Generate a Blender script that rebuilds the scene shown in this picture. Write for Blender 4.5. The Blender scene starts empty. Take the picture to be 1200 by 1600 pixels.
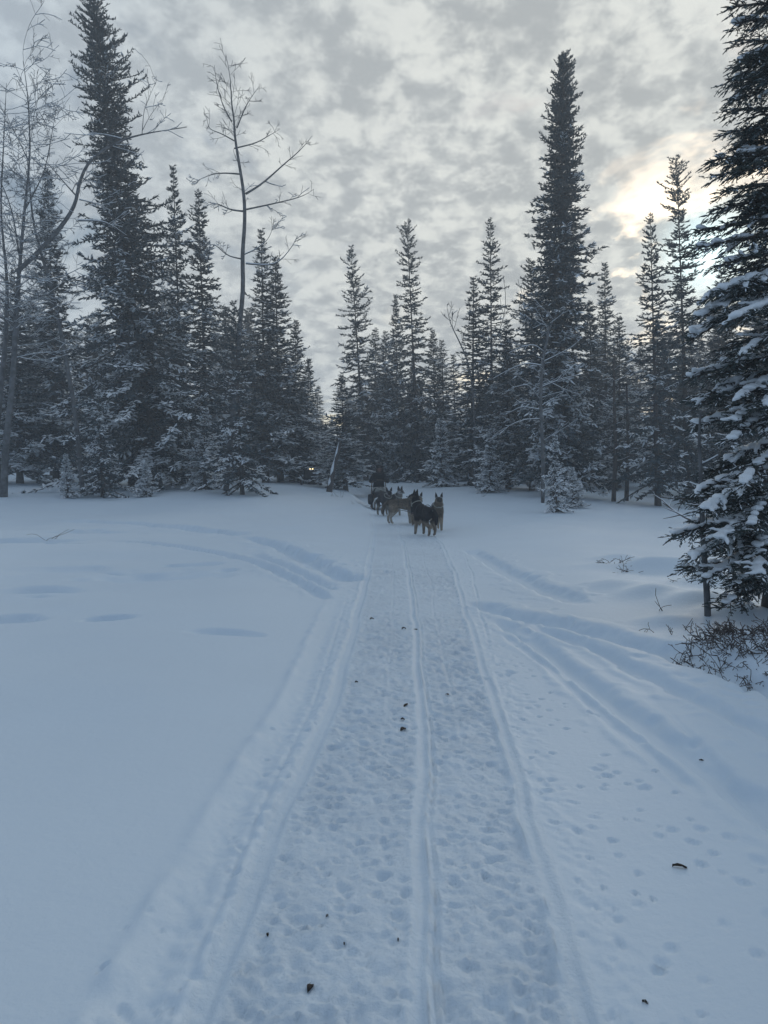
import bpy, bmesh, math, random
import numpy as np
from mathutils import Vector, Matrix

rnd = random.Random(7)
rng = np.random.default_rng(7)
scene = bpy.context.scene
COL = scene.collection

# ------------------------------------------------------------------ camera
F = 1200.0                       # focal length in photo pixels (photo 1200 x 1600)
CAM_H = 1.35
HORIZON = 735.0
TH = math.atan((800 - HORIZON) / F)
cam_d = bpy.data.cameras.new('camera')
cam_d.sensor_fit = 'VERTICAL'
cam_d.sensor_height = 36.0
cam_d.lens = 36.0 * F / 1600.0
cam_d.clip_end = 3000
cam = bpy.data.objects.new('camera', cam_d)
COL.objects.link(cam)
cam.location = (0, 0, CAM_H)
cam.rotation_euler = (math.pi / 2 - TH, 0, 0)
scene.camera = cam

# ------------------------------------------------------------------ light
SUN_AZ = math.radians(22.5)      # to the right of straight ahead (+Y)
SUN_EL = math.radians(14.5)
SUN_DIR = Vector((math.sin(SUN_AZ) * math.cos(SUN_EL), math.cos(SUN_AZ) * math.cos(SUN_EL), math.sin(SUN_EL)))
sun_d = bpy.data.lights.new('sun', 'SUN')
sun_d.energy = 0.9
sun_d.angle = math.radians(14)
sun_d.color = (1.0, 0.92, 0.8)
sun = bpy.data.objects.new('sun', sun_d)
COL.objects.link(sun)
sun.rotation_euler = SUN_DIR.to_track_quat('Z', 'Y').to_euler()
sun.location = (20, 40, 30)

world = bpy.data.worlds.new('World')
scene.world = world
world.use_nodes = True
nt = world.node_tree
nt.nodes.clear()


def NN(tree, typ, **kw):
    n = tree.nodes.new(typ)
    for k, v in kw.items():
        setattr(n, k, v)
    return n


def math_node(tree, op, a, b=None, c=None, clamp=False):
    n = tree.nodes.new('ShaderNodeMath')
    n.operation = op
    n.use_clamp = clamp
    for i, v in enumerate((a, b, c)):
        if v is None:
            continue
        if isinstance(v, (int, float)):
            n.inputs[i].default_value = v
        else:
            tree.links.new(v, n.inputs[i])
    return n.outputs[0]


def mix_col(tree, fac, a, b, blend='MIX'):
    n = tree.nodes.new('ShaderNodeMix')
    n.data_type = 'RGBA'
    n.blend_type = blend
    for sock, v in ((n.inputs[0], fac), (n.inputs[6], a), (n.inputs[7], b)):
        if isinstance(v, (int, float)):
            sock.default_value = v
        elif isinstance(v, tuple):
            sock.default_value = (*v, 1.0) if len(v) == 3 else v
        else:
            tree.links.new(v, sock)
    return n.outputs[2]


def maprange(tree, v, a, b, c=0.0, d=1.0, smooth=True):
    n = tree.nodes.new('ShaderNodeMapRange')
    n.interpolation_type = 'SMOOTHSTEP' if smooth else 'LINEAR'
    tree.links.new(v, n.inputs[0])
    for i, x in enumerate((a, b, c, d)):
        n.inputs[i + 1].default_value = x
    return n.outputs[0]


def noise(tree, vec, scale, detail=4.0, rough=0.55, dist=0.0, lac=2.0):
    n = tree.nodes.new('ShaderNodeTexNoise')
    tree.links.new(vec, n.inputs['Vector'])
    n.inputs['Scale'].default_value = scale
    n.inputs['Detail'].default_value = detail
    n.inputs['Roughness'].default_value = rough
    n.inputs['Distortion'].default_value = dist
    n.inputs['Lacunarity'].default_value = lac
    return n.outputs['Fac']


tc = NN(nt, 'ShaderNodeTexCoord')
sep = NN(nt, 'ShaderNodeSeparateXYZ')
nt.links.new(tc.outputs['Generated'], sep.inputs[0])
zc = math_node(nt, 'ADD', math_node(nt, 'MAXIMUM', sep.outputs[2], 0.0), 0.22)
cu = math_node(nt, 'DIVIDE', sep.outputs[0], zc)
cv = math_node(nt, 'DIVIDE', sep.outputs[1], zc)
comb = NN(nt, 'ShaderNodeCombineXYZ')
nt.links.new(cu, comb.inputs[0])
nt.links.new(math_node(nt, 'MULTIPLY', cv, 0.85), comb.inputs[1])
P2 = comb.outputs[0]
dotn = NN(nt, 'ShaderNodeVectorMath', operation='DOT_PRODUCT')
nt.links.new(tc.outputs['Generated'], dotn.inputs[0])
dotn.inputs[1].default_value = tuple(SUN_DIR)
ca = dotn.outputs['Value']
big = noise(nt, P2, 1.0, 3, 0.5, 0.3)
mack = noise(nt, P2, 7.4, 4, 0.55, 0.2)
fine = noise(nt, P2, 21.0, 4, 0.6, 0.2)
tex = math_node(nt, 'ADD', math_node(nt, 'MULTIPLY', mack, 0.55), math_node(nt, 'MULTIPLY', fine, 0.45))
texc = maprange(nt, tex, 0.40, 0.60)
# rippling is crisper towards the sun, smoother away from it
near = maprange(nt, ca, 0.62, 0.99)
wide = maprange(nt, ca, -0.6, 0.98)
shade_amt = math_node(nt, 'ADD', math_node(nt, 'MULTIPLY', near, 0.20), 0.17)
bmul = math_node(nt, 'ADD', 1.0, math_node(nt, 'MULTIPLY', math_node(nt, 'SUBTRACT', texc, 0.62), shade_amt))
bmul = math_node(nt, 'MULTIPLY', bmul, math_node(nt, 'ADD', 0.82, math_node(nt, 'MULTIPLY', big, 0.36)))
front = mix_col(nt, maprange(nt, ca, 0.60, 0.97), (0.455, 0.520, 0.570), (0.570, 0.582, 0.552))
base = mix_col(nt, wide, (0.175, 0.245, 0.350), front)
base = mix_col(nt, math_node(nt, 'MULTIPLY', math_node(nt, 'SUBTRACT', 1.0, texc), 0.34), base, (0.30, 0.36, 0.44))
vm = NN(nt, 'ShaderNodeVectorMath', operation='SCALE')
nt.links.new(base, vm.inputs[0])
nt.links.new(bmul, vm.inputs['Scale'])
cloud = vm.outputs[0]
# the sun glowing through the cloud
g1 = math_node(nt, 'POWER', math_node(nt, 'MAXIMUM', ca, 0.0), 110.0)
g2 = math_node(nt, 'POWER', math_node(nt, 'MAXIMUM', ca, 0.0), 1300.0)
g0 = math_node(nt, 'POWER', math_node(nt, 'MAXIMUM', ca, 0.0), 14.0)
cloud = mix_col(nt, math_node(nt, 'MULTIPLY', g0, 0.015), cloud, (1.0, 0.86, 0.56), 'ADD')
cloud = mix_col(nt, math_node(nt, 'MULTIPLY', g1, 0.08), cloud, (1.0, 0.92, 0.66), 'ADD')
cloud = mix_col(nt, math_node(nt, 'MULTIPLY', g2, 0.9), cloud, (0.70, 1.05, 1.10), 'ADD')
bg_c = NN(nt, 'ShaderNodeBackground')
nt.links.new(cloud, bg_c.inputs[0])
bg_c.inputs[1].default_value = 1.0
sky = NN(nt, 'ShaderNodeTexSky', sky_type='NISHITA')
sky.sun_disc = False
sky.sun_elevation = SUN_EL
sky.sun_rotation = SUN_AZ
bg_s = NN(nt, 'ShaderNodeBackground')
nt.links.new(sky.outputs[0], bg_s.inputs[0])
bg_s.inputs[1].default_value = 0.07
# thin places in the cloud let the blue through
gap = noise(nt, P2, 2.3, 5, 0.6, 0.5)
gapm = math_node(nt, 'MULTIPLY', maprange(nt, gap, 0.55, 0.68), 0.85)
ms = NN(nt, 'ShaderNodeMixShader')
nt.links.new(gapm, ms.inputs[0])
nt.links.new(bg_c.outputs[0], ms.inputs[1])
nt.links.new(bg_s.outputs[0], ms.inputs[2])
wo = NN(nt, 'ShaderNodeOutputWorld')
nt.links.new(ms.outputs[0], wo.inputs[0])

vs = scene.view_settings
vs.view_transform = 'Standard'
vs.look = 'None'
vs.exposure = 0.24
vs.gamma = 1.0
vs.use_curve_mapping = False
scene.cycles.use_denoising = True
scene.cycles.max_bounces = 6
scene.cycles.diffuse_bounces = 3
scene.cycles.glossy_bounces = 2
scene.cycles.transparent_max_bounces = 4
scene.cycles.volume_bounces = 1


# ------------------------------------------------------------------ helpers
def at(px, py, d):
    """world point seen at photo pixel (px, py), d metres ahead"""
    u = (px - 600) / F
    v = (800 - py) / F
    y = math.cos(TH) + v * math.sin(TH)
    z = -math.sin(TH) + v * math.cos(TH)
    k = d / y
    return Vector((u * k, d, CAM_H + z * k))


def norm(a):
    return a / np.maximum(np.linalg.norm(a, axis=-1, keepdims=True), 1e-9)


class MB:
    """collects vertex / face arrays and links them as one mesh object"""

    def __init__(self):
        self.V, self.T, self.n = [], [], 0

    def add(self, V, Fa, mat=0):
        V = np.asarray(V, dtype=np.float32).reshape(-1, 3)
        Fa = np.asarray(Fa, dtype=np.int64)
        self.V.append(V)
        self.T.append((Fa + self.n, mat))
        self.n += len(V)

    def mesh(self, name, mats, smooth=True):
        me = bpy.data.meshes.new(name)
        if not self.V:
            return me
        V = np.concatenate(self.V)
        me.vertices.add(len(V))
        me.vertices.foreach_set('co', V.ravel())
        li, ls, mi, off = [], [], [], 0
        for Fa, m in self.T:
            k = Fa.shape[1]
            li.append(Fa.ravel())
            ls.append(off + np.arange(len(Fa)) * k)
            off += Fa.size
            mi.append(np.full(len(Fa), m))
        li = np.concatenate(li).astype(np.int32)
        ls = np.concatenate(ls).astype(np.int32)
        me.loops.add(len(li))
        me.loops.foreach_set('vertex_index', li)
        me.polygons.add(len(ls))
        me.polygons.foreach_set('loop_start', ls)
        me.polygons.foreach_set('material_index', np.concatenate(mi).astype(np.int32))
        me.polygons.foreach_set('use_smooth', np.full(len(ls), smooth))
        me.update(calc_edges=True)
        for m in mats:
            me.materials.append(m)
        return me

    def build(self, name, mats, parent=None, smooth=True):
        if not isinstance(mats, (list, tuple)):
            mats = [mats]
        o = bpy.data.objects.new(name, self.mesh(name, mats, smooth))
        COL.objects.link(o)
        o.parent = parent
        return o


def tube(mb, pts, rad, sides=5, mat=0, cap=True):
    pts = np.asarray(pts, dtype=float)
    n = len(pts)
    rad = np.broadcast_to(np.asarray(rad, dtype=float), (n,))
    tan = np.gradient(pts, axis=0)
    tan = norm(tan)
    ref = np.array([0.0, 0.0, 1.0])
    if abs(tan[:, 2]).mean() > 0.8:
        ref = np.array([1.0, 0.0, 0.0])
    a = norm(np.cross(tan, ref))
    b = np.cross(a, tan)
    ang = np.arange(sides) * 2 * math.pi / sides
    ring = (a[:, None, :] * np.cos(ang)[None, :, None] + b[:, None, :] * np.sin(ang)[None, :, None]) * rad[:, None, None]
    V = (pts[:, None, :] + ring).reshape(-1, 3)
    i = np.arange(n - 1)[:, None] * sides
    j = np.arange(sides)[None, :]
    k = (j + 1) % sides
    Q = np.stack([i + j, i + k, i + sides + k, i + sides + j], -1).reshape(-1, 4)
    mb.add(V, Q[:, ::-1], mat)
    if cap and sides > 3:
        for e, r in ((0, False), (n - 1, True)):
            idx = np.arange(sides) + e * sides
            c = pts[e]
            W = np.concatenate([V[idx], [c]])
            T = np.stack([np.arange(sides), (np.arange(sides) + 1) % sides, np.full(sides, sides)], -1)
            mb.add(W, T if not r else T[:, ::-1], mat)


def box(mb, c, s, mat=0, rot=None):
    v = np.array([[x, y, z] for x in (-1, 1) for y in (-1, 1) for z in (-1, 1)], float) * np.array(s) / 2
    if rot is not None:
        v = v @ np.array(rot.to_3x3()).T
    v = v + np.array(c)
    f = np.array([[0, 1, 3, 2], [4, 6, 7, 5], [0, 4, 5, 1], [2, 3, 7, 6], [0, 2, 6, 4], [1, 5, 7, 3]])
    mb.add(v, f, mat)


_bm = bmesh.new()
bmesh.ops.create_icosphere(_bm, subdivisions=2, radius=1.0)
ICO_V = np.array([v.co[:] for v in _bm.verts])
_bm.verts.index_update()
ICO_F = np.array([[v.index for v in f.verts] for f in _bm.faces])
_bm.free()


def blob(mb, c, s, mat=0, rot=None):
    v = ICO_V * np.array(s)
    if rot is not None:
        v = v @ np.array(rot.to_3x3()).T
    mb.add(v + np.array(c), ICO_F, mat)


def empty(name, loc, label=None, cat=None, group=None, rz=0.0):
    o = bpy.data.objects.new(name, None)
    COL.objects.link(o)
    o.location = loc
    o.rotation_euler = (0, 0, rz)
    tag(o, label, cat, group)
    return o


def tag(o, label=None, cat=None, group=None, kind=None):
    for k, v in (('label', label), ('category', cat), ('group', group), ('kind', kind)):
        if v:
            o[k] = v
    return o


def copy_tree(o, parent=None):
    c = o.copy()
    COL.objects.link(c)
    c.parent = parent
    for ch in list(o.children):
        copy_tree(ch, c)
    return c


def vnoise(x, y, seed=0):
    """smooth value noise, vectorised, -1..1"""
    xi = np.floor(x).astype(np.int64)
    yi = np.floor(y).astype(np.int64)
    fx, fy = x - xi, y - yi
    fx = fx * fx * (3 - 2 * fx)
    fy = fy * fy * (3 - 2 * fy)

    def h(a, b):
        n = (a * 374761393 + b * 668265263 + seed * 1442695041) & 0xffffffff
        n = ((n ^ (n >> 13)) * 1274126177) & 0xffffffff
        n = n ^ (n >> 16)
        return (n & 0xffff) / 32767.5 - 1
    return (h(xi, yi) * (1 - fx) + h(xi + 1, yi) * fx) * (1 - fy) + (h(xi, yi + 1) * (1 - fx) + h(xi + 1, yi + 1) * fx) * fy


def sm(a, b, x):
    t = np.clip((x - a) / (b - a), 0, 1)
    return t * t * (3 - 2 * t)


# ------------------------------------------------------------------ materials
def new_mat(name):
    m = bpy.data.materials.new(name)
    m.use_nodes = True
    t = m.node_tree
    return m, t, t.nodes['Principled BSDF']


def simple(name, col, rough=0.8, var=0.25, scale=20.0, bump=0.0, spec=0.3, metal=0.0):
    m, t, b = new_mat(name)
    tcn = NN(t, 'ShaderNodeTexCoord')
    n = noise(t, tcn.outputs['Object'], scale, 4)
    lo = tuple(c * (1 - var) for c in col)
    hi = tuple(min(1, c * (1 + var)) for c in col)
    t.links.new(mix_col(t, maprange(t, n, 0.3, 0.7), lo, hi), b.inputs['Base Color'])
    b.inputs['Roughness'].default_value = rough
    b.inputs['Specular IOR Level'].default_value = spec
    b.inputs['Metallic'].default_value = metal
    if bump:
        bp = NN(t, 'ShaderNodeBump')
        bp.inputs['Strength'].default_value = bump
        bp.inputs['Distance'].default_value = 0.01
        t.links.new(n, bp.inputs['Height'])
        t.links.new(bp.outputs[0], b.inputs['Normal'])
    return m


SNOW_C = (0.675, 0.78, 0.88)


def snow_mat(name, grain, bump, dist, col=SNOW_C):
    m, t, b = new_mat(name)
    tcn = NN(t, 'ShaderNodeTexCoord')
    n1 = noise(t, tcn.outputs['Object'], grain, 6, 0.62)
    n2 = noise(t, tcn.outputs['Object'], 0.9, 3)
    lo = tuple(c * 0.93 for c in col)
    shade_ = NN(t, 'ShaderNodeAttribute', attribute_name='churn_shade')
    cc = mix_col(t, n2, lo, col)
    cc = mix_col(t, math_node(t, 'MULTIPLY', shade_.outputs['Fac'], .30), cc, tuple(c * k for c, k in zip(col, (.52, .56, .61))))  # churned snow tinted darker: pit shade put into the colour, plus trodden grey
    t.links.new(cc, b.inputs['Base Color'])
    b.inputs['Roughness'].default_value = 0.62
    b.inputs['Specular IOR Level'].default_value = 0.35
    bp = NN(t, 'ShaderNodeBump')
    bp.inputs['Strength'].default_value = bump
    bp.inputs['Distance'].default_value = dist
    n3 = noise(t, tcn.outputs['Object'], grain * .22, 5, .6, .4)
    t.links.new(math_node(t, 'ADD', n1, math_node(t, 'MULTIPLY', n3, 1.6)), bp.inputs['Height'])
    t.links.new(bp.outputs[0], b.inputs['Normal'])
    return m


M_SNOW = snow_mat('snow_field', 30.0, 0.38, 0.008)
M_TRAIL = snow_mat('snow_packed', 48.0, 0.6, 0.010)
M_SNOWLOAD = snow_mat('snow_load', 40.0, 0.3, 0.01, (0.86, 0.90, 0.94))


def foliage_mat(name, a, b_, brown, frost=.42):
    m, t, b = new_mat(name)
    tcn = NN(t, 'ShaderNodeTexCoord')
    n = noise(t, tcn.outputs['Object'], 1.7, 3)
    n2 = noise(t, tcn.outputs['Object'], 9.0, 3)
    c = mix_col(t, maprange(t, n, 0.35, 0.65), a, b_)
    c = mix_col(t, maprange(t, n2, 0.58, 0.72), c, brown)
    sp = NN(t, 'ShaderNodeSeparateXYZ')
    t.links.new(tcn.outputs['Generated'], sp.inputs[0])
    n4 = noise(t, tcn.outputs['Object'], 5.0, 4, .6)
    fr = math_node(t, 'MULTIPLY', maprange(t, n4, .46, .66), maprange(t, sp.outputs[2], .25, .85, frost, frost * .2))
    c = mix_col(t, fr, c, (.27, .33, .38))
    t.links.new(c, b.inputs['Base Color'])
    b.inputs['Roughness'].default_value = 0.75
    b.inputs['Specular IOR Level'].default_value = 0.2
    return m


M_NEEDLE = foliage_mat('spruce_needles', (0.028, 0.048, 0.056), (0.052, 0.074, 0.082), (0.058, 0.060, 0.062))
M_NEEDLE_NEAR = foliage_mat('spruce_needles_near', (0.036, 0.050, 0.048), (0.060, 0.076, 0.070), (0.066, 0.056, 0.050), .25)
M_BARK = simple('spruce_bark', (0.075, 0.066, 0.062), 0.9, 0.35, 14, 0.6)
M_ASPEN = simple('aspen_bark', (0.115, 0.118, 0.122), 0.85, 0.4, 6, 0.3)
M_TWIG = simple('twig_bark', (0.085, 0.070, 0.066), 0.85, 0.3, 30, 0.2)

# ------------------------------------------------------------------ ground
PTS_L = np.array([(1.0, -.47), (1.87, -.453), (3.03, -.404), (4.44, -.30), (6.1, -.275), (9.8, -.215), (17, -.21), (22, -.36), (26, -.42), (31, -1.0), (40, -2.3), (60, -5)])
PTS_C = np.array([(1.0, .095), (1.87, .106), (2.9, .155), (3.9, .205), (5.14, .236), (7.5, .30), (14, .36), (20, .30), (26, .0), (31, -.5), (40, -1.8), (60, -4.4)])
PTS_R = np.array([(1.0, .47), (1.87, .507), (2.77, .555), (4.2, .63), (6.6, .745), (10, .93), (14.1, 1.06), (18, .95), (22, .65), (26, .25), (31, -.2), (40, -1.4), (60, -4)])


def curve(P, y):
    return np.interp(y, P[:, 0], P[:, 1])


def seg_dist(x, y, P):
    """distance to and signed side of a polyline, and position along it"""
    best = np.full(x.shape, 1e9)
    side = np.zeros(x.shape)
    along = np.zeros(x.shape)
    tot = 0.0
    L = [math.dist(P[i], P[i + 1]) for i in range(len(P) - 1)]
    for i in range(len(P) - 1):
        ax, ay = P[i]
        bx, by = P[i + 1]
        dx, dy = bx - ax, by - ay
        t = np.clip(((x - ax) * dx + (y - ay) * dy) / (dx * dx + dy * dy), 0, 1)
        ex, ey = x - ax - t * dx, y - ay - t * dy
        d = np.hypot(ex, ey)
        s = np.sign(dx * ey - dy * ex)
        m = d < best
        best = np.where(m, d, best)
        side = np.where(m, s, side)
        along = np.where(m, (tot + t * L[i]) / sum(L), along)
        tot += L[i]
    return best, side, along


HOLLOWS = [  # polyline (x, y), half width, depth
    ([(-.33, 9.3), (-.62, 10.0), (-1.1, 11.2), (-1.6, 12.6), (-2.3, 14.2), (-3.0, 15.3)], .24, .13),
    ([(-2.9, 15.6), (-4.4, 17.2), (-6.3, 18.6), (-8.6, 19.6)], .30, .12),
    ([(-.55, 7.9), (-1.0, 9.0), (-1.55, 10.2), (-2.4, 11.8), (-3.7, 13.2), (-5.2, 14.3)], .11, .07),
    ([(-.55, 8.6), (-1.05, 9.7), (-1.6, 10.9), (-2.1, 12.0)], .10, .055),
    ([(.92, 7.9), (1.15, 7.2), (1.6, 6.35), (1.95, 5.5), (2.2, 4.6), (2.5, 3.7)], .15, .075),
    ([(1.0, 6.9), (1.17, 6.1), (1.33, 4.2), (1.47, 2.9), (1.6, 1.8)], .09, .045),
    ([(1.25, 6.6), (1.55, 5.6), (1.75, 4.4), (1.95, 3.2), (2.1, 2.2)], .08, .045),
    ([(.98, 6.3), (1.12, 5.2), (1.2, 4.0), (1.3, 3.0)], .04, .02),
    ([(1.45, 13.0), (1.6, 10.5), (1.72, 8.6), (1.95, 7.3)], .16, .06),
    ([(-.10, 3.0), (-.10, 3.0001)], .01, .0),
]
DIPS = [(103, 893, 1.0, .12), (240, 905, 1.3, .16), (10, 970, .5, .2), (165, 977, .34, .16), (345, 996, .35, .1),
        (60, 925, .7, .2), (460, 880, .3, .2), (300, 887, .5, .15), (20, 850, 1.5, .3), (130, 835, 1.2, .2)]
MOUNDS = [(970, 885, .50, .10), (1005, 905, .42, .11), (1060, 905, .6, .16), (1020, 945, .45, .11), (960, 930, .5, .08), (1110, 930, .5, .12),
          (1090, 960, .45, .10), (1150, 985, .5, .10), (940, 900, .5, .05), (1165, 1040, .5, .10), (1200, 1060, .5, .12), (1040, 990, .35, .07)]


def ground_base(x, y):
    z = np.interp(y, [-50, 18, 23, 27, 32, 40, 55, 120, 600], [0, 0, .06, .22, .42, .68, .95, 1.3, 2])
    z = z + .22 * sm(1.2, 5, -x) * sm(19, 29, y) - .10 * sm(5, 10, x) * sm(17, 26, y)
    # lift of the untouched snow beside the packed trail
    xl, xr = curve(PTS_L, y), curve(PTS_R, y)
    z = z + .040 * sm(.10, 1.2, xl - x) + .05 * sm(.2, 1.2, x - xr) + .05 * sm(1.6, 3.0, x)
    # the trail runs in a shallow cut through the rise behind
    z = z - np.interp(y, [20, 24, 28, 34, 45, 70], [0, .06, .26, .32, .28, .2]) * sm(.75, .2, np.abs(x - (xl + xr) / 2))
    # broad undulation
    z = z + .035 * vnoise(x * .55 + 3, y * .55, 1) * sm(.3, 1.6, np.maximum(xl - x, x - xr)) + .02 * vnoise(x * 1.3, y * 1.3, 2) * sm(.3, 1.6, np.maximum(xl - x, x - xr))
    z = z + .12 * vnoise(x * .16, y * .16, 3) * sm(16, 30, y) * sm(1., 4, np.maximum(xl - x, x - xr))
    for pts, w, dep in HOLLOWS:
        if dep == 0:
            continue
        d, s, al = seg_dist(x, y, pts)
        d = d * (1 + .35 * vnoise(x * 5, y * 5, 8) + .2 * vnoise(x * 14, y * 14, 18))
        prof = -dep * 1.05 * sm(w * 1.1, w * .3, d) + dep * .20 * np.exp(-((d - w * 1.5) / (w * .55)) ** 2)
        z = z + prof * (sm(0, .06, al) * sm(1.0, .9, al))
    for px, py, r, dep in DIPS:
        r, dep = r * .72, dep * .85
        c = at_ground(px, py)
        q = ((x - c[0]) / r) ** 2 + ((y - c[1]) / (r * .55)) ** 2
        z = z - dep * .75 * sm(1.25, .0, q * (1 + .8 * vnoise(x * 3.0, y * 4.1, 13)))
    for px, py, r, h in MOUNDS:
        c = at_ground(px, py)
        q = ((x - c[0]) / r) ** 2 + ((y - c[1]) / (r * .8)) ** 2
        z = z + h * np.exp(-q * 2.2)
    return z


def at_ground(px, py, z=0.0):
    u = (px - 600) / F
    v = (800 - py) / F
    y = math.cos(TH) + v * math.sin(TH)
    zz = -math.sin(TH) + v * math.cos(TH)
    k = (z - CAM_H) / zz
    return (u * k, y * k)


def gz(x, y):
    return float(ground_base(np.array([float(x)]), np.array([float(y)]))[0])


def on_ground(px, py, dmax=60.0):
    """where the ray through photo pixel (px, py) meets the snow"""
    u = (px - 600) / F
    v = (800 - py) / F
    y = math.cos(TH) + v * math.sin(TH)
    zz = -math.sin(TH) + v * math.cos(TH)
    d = np.linspace(1.2, dmax, 3000)
    k = d / y
    zs = CAM_H + zz * k
    g = ground_base(u * k, d)
    i = np.argmax(zs < g + 0.0)
    return Vector((u * k[i], d[i], g[i]))


def axis_x():
    xs = [-0.95]
    while xs[-1] < 1.75:
        xs.append(xs[-1] + .0105)
    st = .0105
    while xs[-1] < 400:
        st = min(st * (1.022 if xs[-1] < 3.6 else 1.09), 30)
        xs.append(xs[-1] + st)
    lf = [-0.95]
    st = .0105
    while lf[-1] > -400:
        st = min(st * (1.035 if lf[-1] > -4 else 1.09), 30)
        lf.append(lf[-1] - st)
    return np.array(lf[:0:-1] + xs)


def axis_y():
    ys = [1.25]
    while ys[-1] < 600:
        y = ys[-1]
        if y < 4:
            st = .0115
        elif y < 16:
            st = .0115 + (y - 4) * .0060
        elif y < 30:
            st = .0835 + (y - 16) * .006
        else:
            st = min(.17 * (1 + (y - 30) * .18), 25)
        ys.append(y + st)
    lo = [1.25]
    st = .012
    while lo[-1] > -60:
        st = min(st * 1.15, 8)
        lo.append(lo[-1] - st)
    return np.array(lo[:0:-1] + ys)


XS, YS = axis_x(), axis_y()
GX, GY = np.meshgrid(XS, YS)
Z = ground_base(GX, GY)
XL, XC, XR = curve(PTS_L, GY), curve(PTS_C, GY), curve(PTS_R, GY)
fade = sm(24, 9, GY)
wob = .012 * vnoise(GY * 2.1, GY * 0 + 7, 4)
inside = sm(-.02, .06, GX - XL) * sm(-.02, .06, XR - GX)


def fbm(x, y, o, seed):
    s = 0
    a = 1.0
    for i in range(o):
        s = s + a * vnoise(x, y, seed + i)
        x, y = x * 2.07 + 11.3, y * 2.07 + 5.1
        a *= .55
    return s


near_m = (GY < 30) & (GX > -2.2) & (GX < 3.4)
rough_z = np.zeros_like(Z)
xx, yy = GX[near_m], GY[near_m]
f1 = fbm(xx * 7, yy * 6, 4, 20)
f2 = fbm(xx * 19, yy * 15, 3, 40)
rough_z[near_m] = .0036 * f1 + .0085 * f2 + .0085 * np.minimum(fbm(xx * 34, yy * 26, 2, 60), .25)
churn = inside * (.75 + .5 * vnoise(GX * 1.7, GY * 1.2, 77))
side_ch = sm(-.34, -.1, GX - XL) * sm(.02, -.06, GX - XL)
rgt_ch = sm(.02, .10, GX - XR) * sm(.26, .12, GX - XR) * .6
Z += rough_z * (churn * .95 + side_ch * .6 + rgt_ch * .8)


def pit(cx, cy, rx, ry, dep, rim, ang=0.0):
    """one paw or boot print pressed into the sheet"""
    R = max(rx, ry) * 2.0
    i0, i1 = np.searchsorted(YS, (cy - R, cy + R))
    j0, j1 = np.searchsorted(XS, (cx - R, cx + R))
    if i1 - i0 < 2 or j1 - j0 < 2:
        return
    X, Y = GX[i0:i1, j0:j1] - cx, GY[i0:i1, j0:j1] - cy
    c, s = math.cos(ang), math.sin(ang)
    a, b = (X * c + Y * s) / rx, (-X * s + Y * c) / ry
    q = np.sqrt(a * a + b * b) * (1 + .38 * vnoise((X + cx) * 42, (Y + cy) * 38, 99))
    Z[i0:i1, j0:j1] += -dep * sm(1.15, .55, q) + rim * np.exp(-((q - 1.3) / .3) ** 2)


r2 = random.Random(3)
for _ in range(8500):
    cy = 1.3 + 21 * r2.random() ** 1.6
    l, r = float(curve(PTS_L, cy)), float(curve(PTS_R, cy))
    cx = r2.uniform(l + .05, r - .05)
    if abs(cx - float(curve(PTS_C, cy))) < .05:
        continue
    k = .26 + .68 * r2.random() ** 2.0
    pit(cx, cy, .024 * k, .027 * k, r2.uniform(.003, .012) * min(1, k), r2.uniform(.0, .003), r2.uniform(-1.5, 1.5))
for _ in range(330):     # stray prints outside the right-hand runner and on the left shelf
    cy = 1.4 + 10 * r2.random() ** 1.4
    if r2.random() < .7:
        cx = float(curve(PTS_R, cy)) + abs(r2.gauss(.06, .22)) + .04
    else:
        cx = float(curve(PTS_L, cy)) - abs(r2.gauss(.05, .10)) - .04
    k = r2.uniform(.3, .9)
    pit(cx, cy, .022 * k, .028 * k, r2.uniform(.004, .012), .001, r2.uniform(-.8, .8))
for _ in range(55):      # a line of prints wandering between the runner and the side track
    cy = 1.5 + 4.6 * r2.random()
    cx = 1.18 - .06 * (cy - 1.5) + r2.gauss(0, .09) - .12 * (cy > 3.5)
    k = r2.uniform(.4, 1.1)
    pit(cx, cy, .024 * k, .030 * k, r2.uniform(.004, .013), .001, r2.uniform(-.8, .8))


def runner(xc, w, dep, rim, rim_side=0.0, lift=0.0):
    global Z
    d = GX - xc - wob
    keep = sm(w * 2.2, w * 1.1, np.abs(d))
    brk = np.clip(.78 + .5 * vnoise(GY * 3.1 + w * 900, GX * 2, 31), .15, 1.1)
    rim = rim * np.clip(.8 + 1.1 * vnoise(GX * 30, GY * 13, 32), .0, 1.8)
    dep = dep * brk
    flat = Z - (rough_z * churn) * .85 * keep
    Z = flat + lift * sm(w * 1.5, w * .8, np.abs(d)) - dep * sm(w, w * .55, np.abs(d)) + rim * np.exp(-((np.abs(d) - w * 1.35) / (w * .45)) ** 2) * (1 + rim_side * np.sign(d))


strength = .25 + .75 * sm(26, 10, GY)
runner(XL, .042, .017 * strength, .007, -.4)
runner(XC - .012, .022, .014 * strength, .005, .2)
runner(XC + .030, .010, .013 * strength, .004, .2)
runner(XR, .026, .012 * strength, .011, -.5, .004)
runner(XC + (XR - XC) * .42 + .02 * vnoise(GY * 1.4, GY * 0, 9), .012, .006 * sm(3.2, 5, GY), .002)
runner(XL + (XC - XL) * .62, .012, .005 * sm(4, 6, GY), .002)
runner(XR + .10 + .03 * (GY - 6.0), .014, .008 * sm(5, 7, GY) * sm(13, 9, GY), .004)
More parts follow.
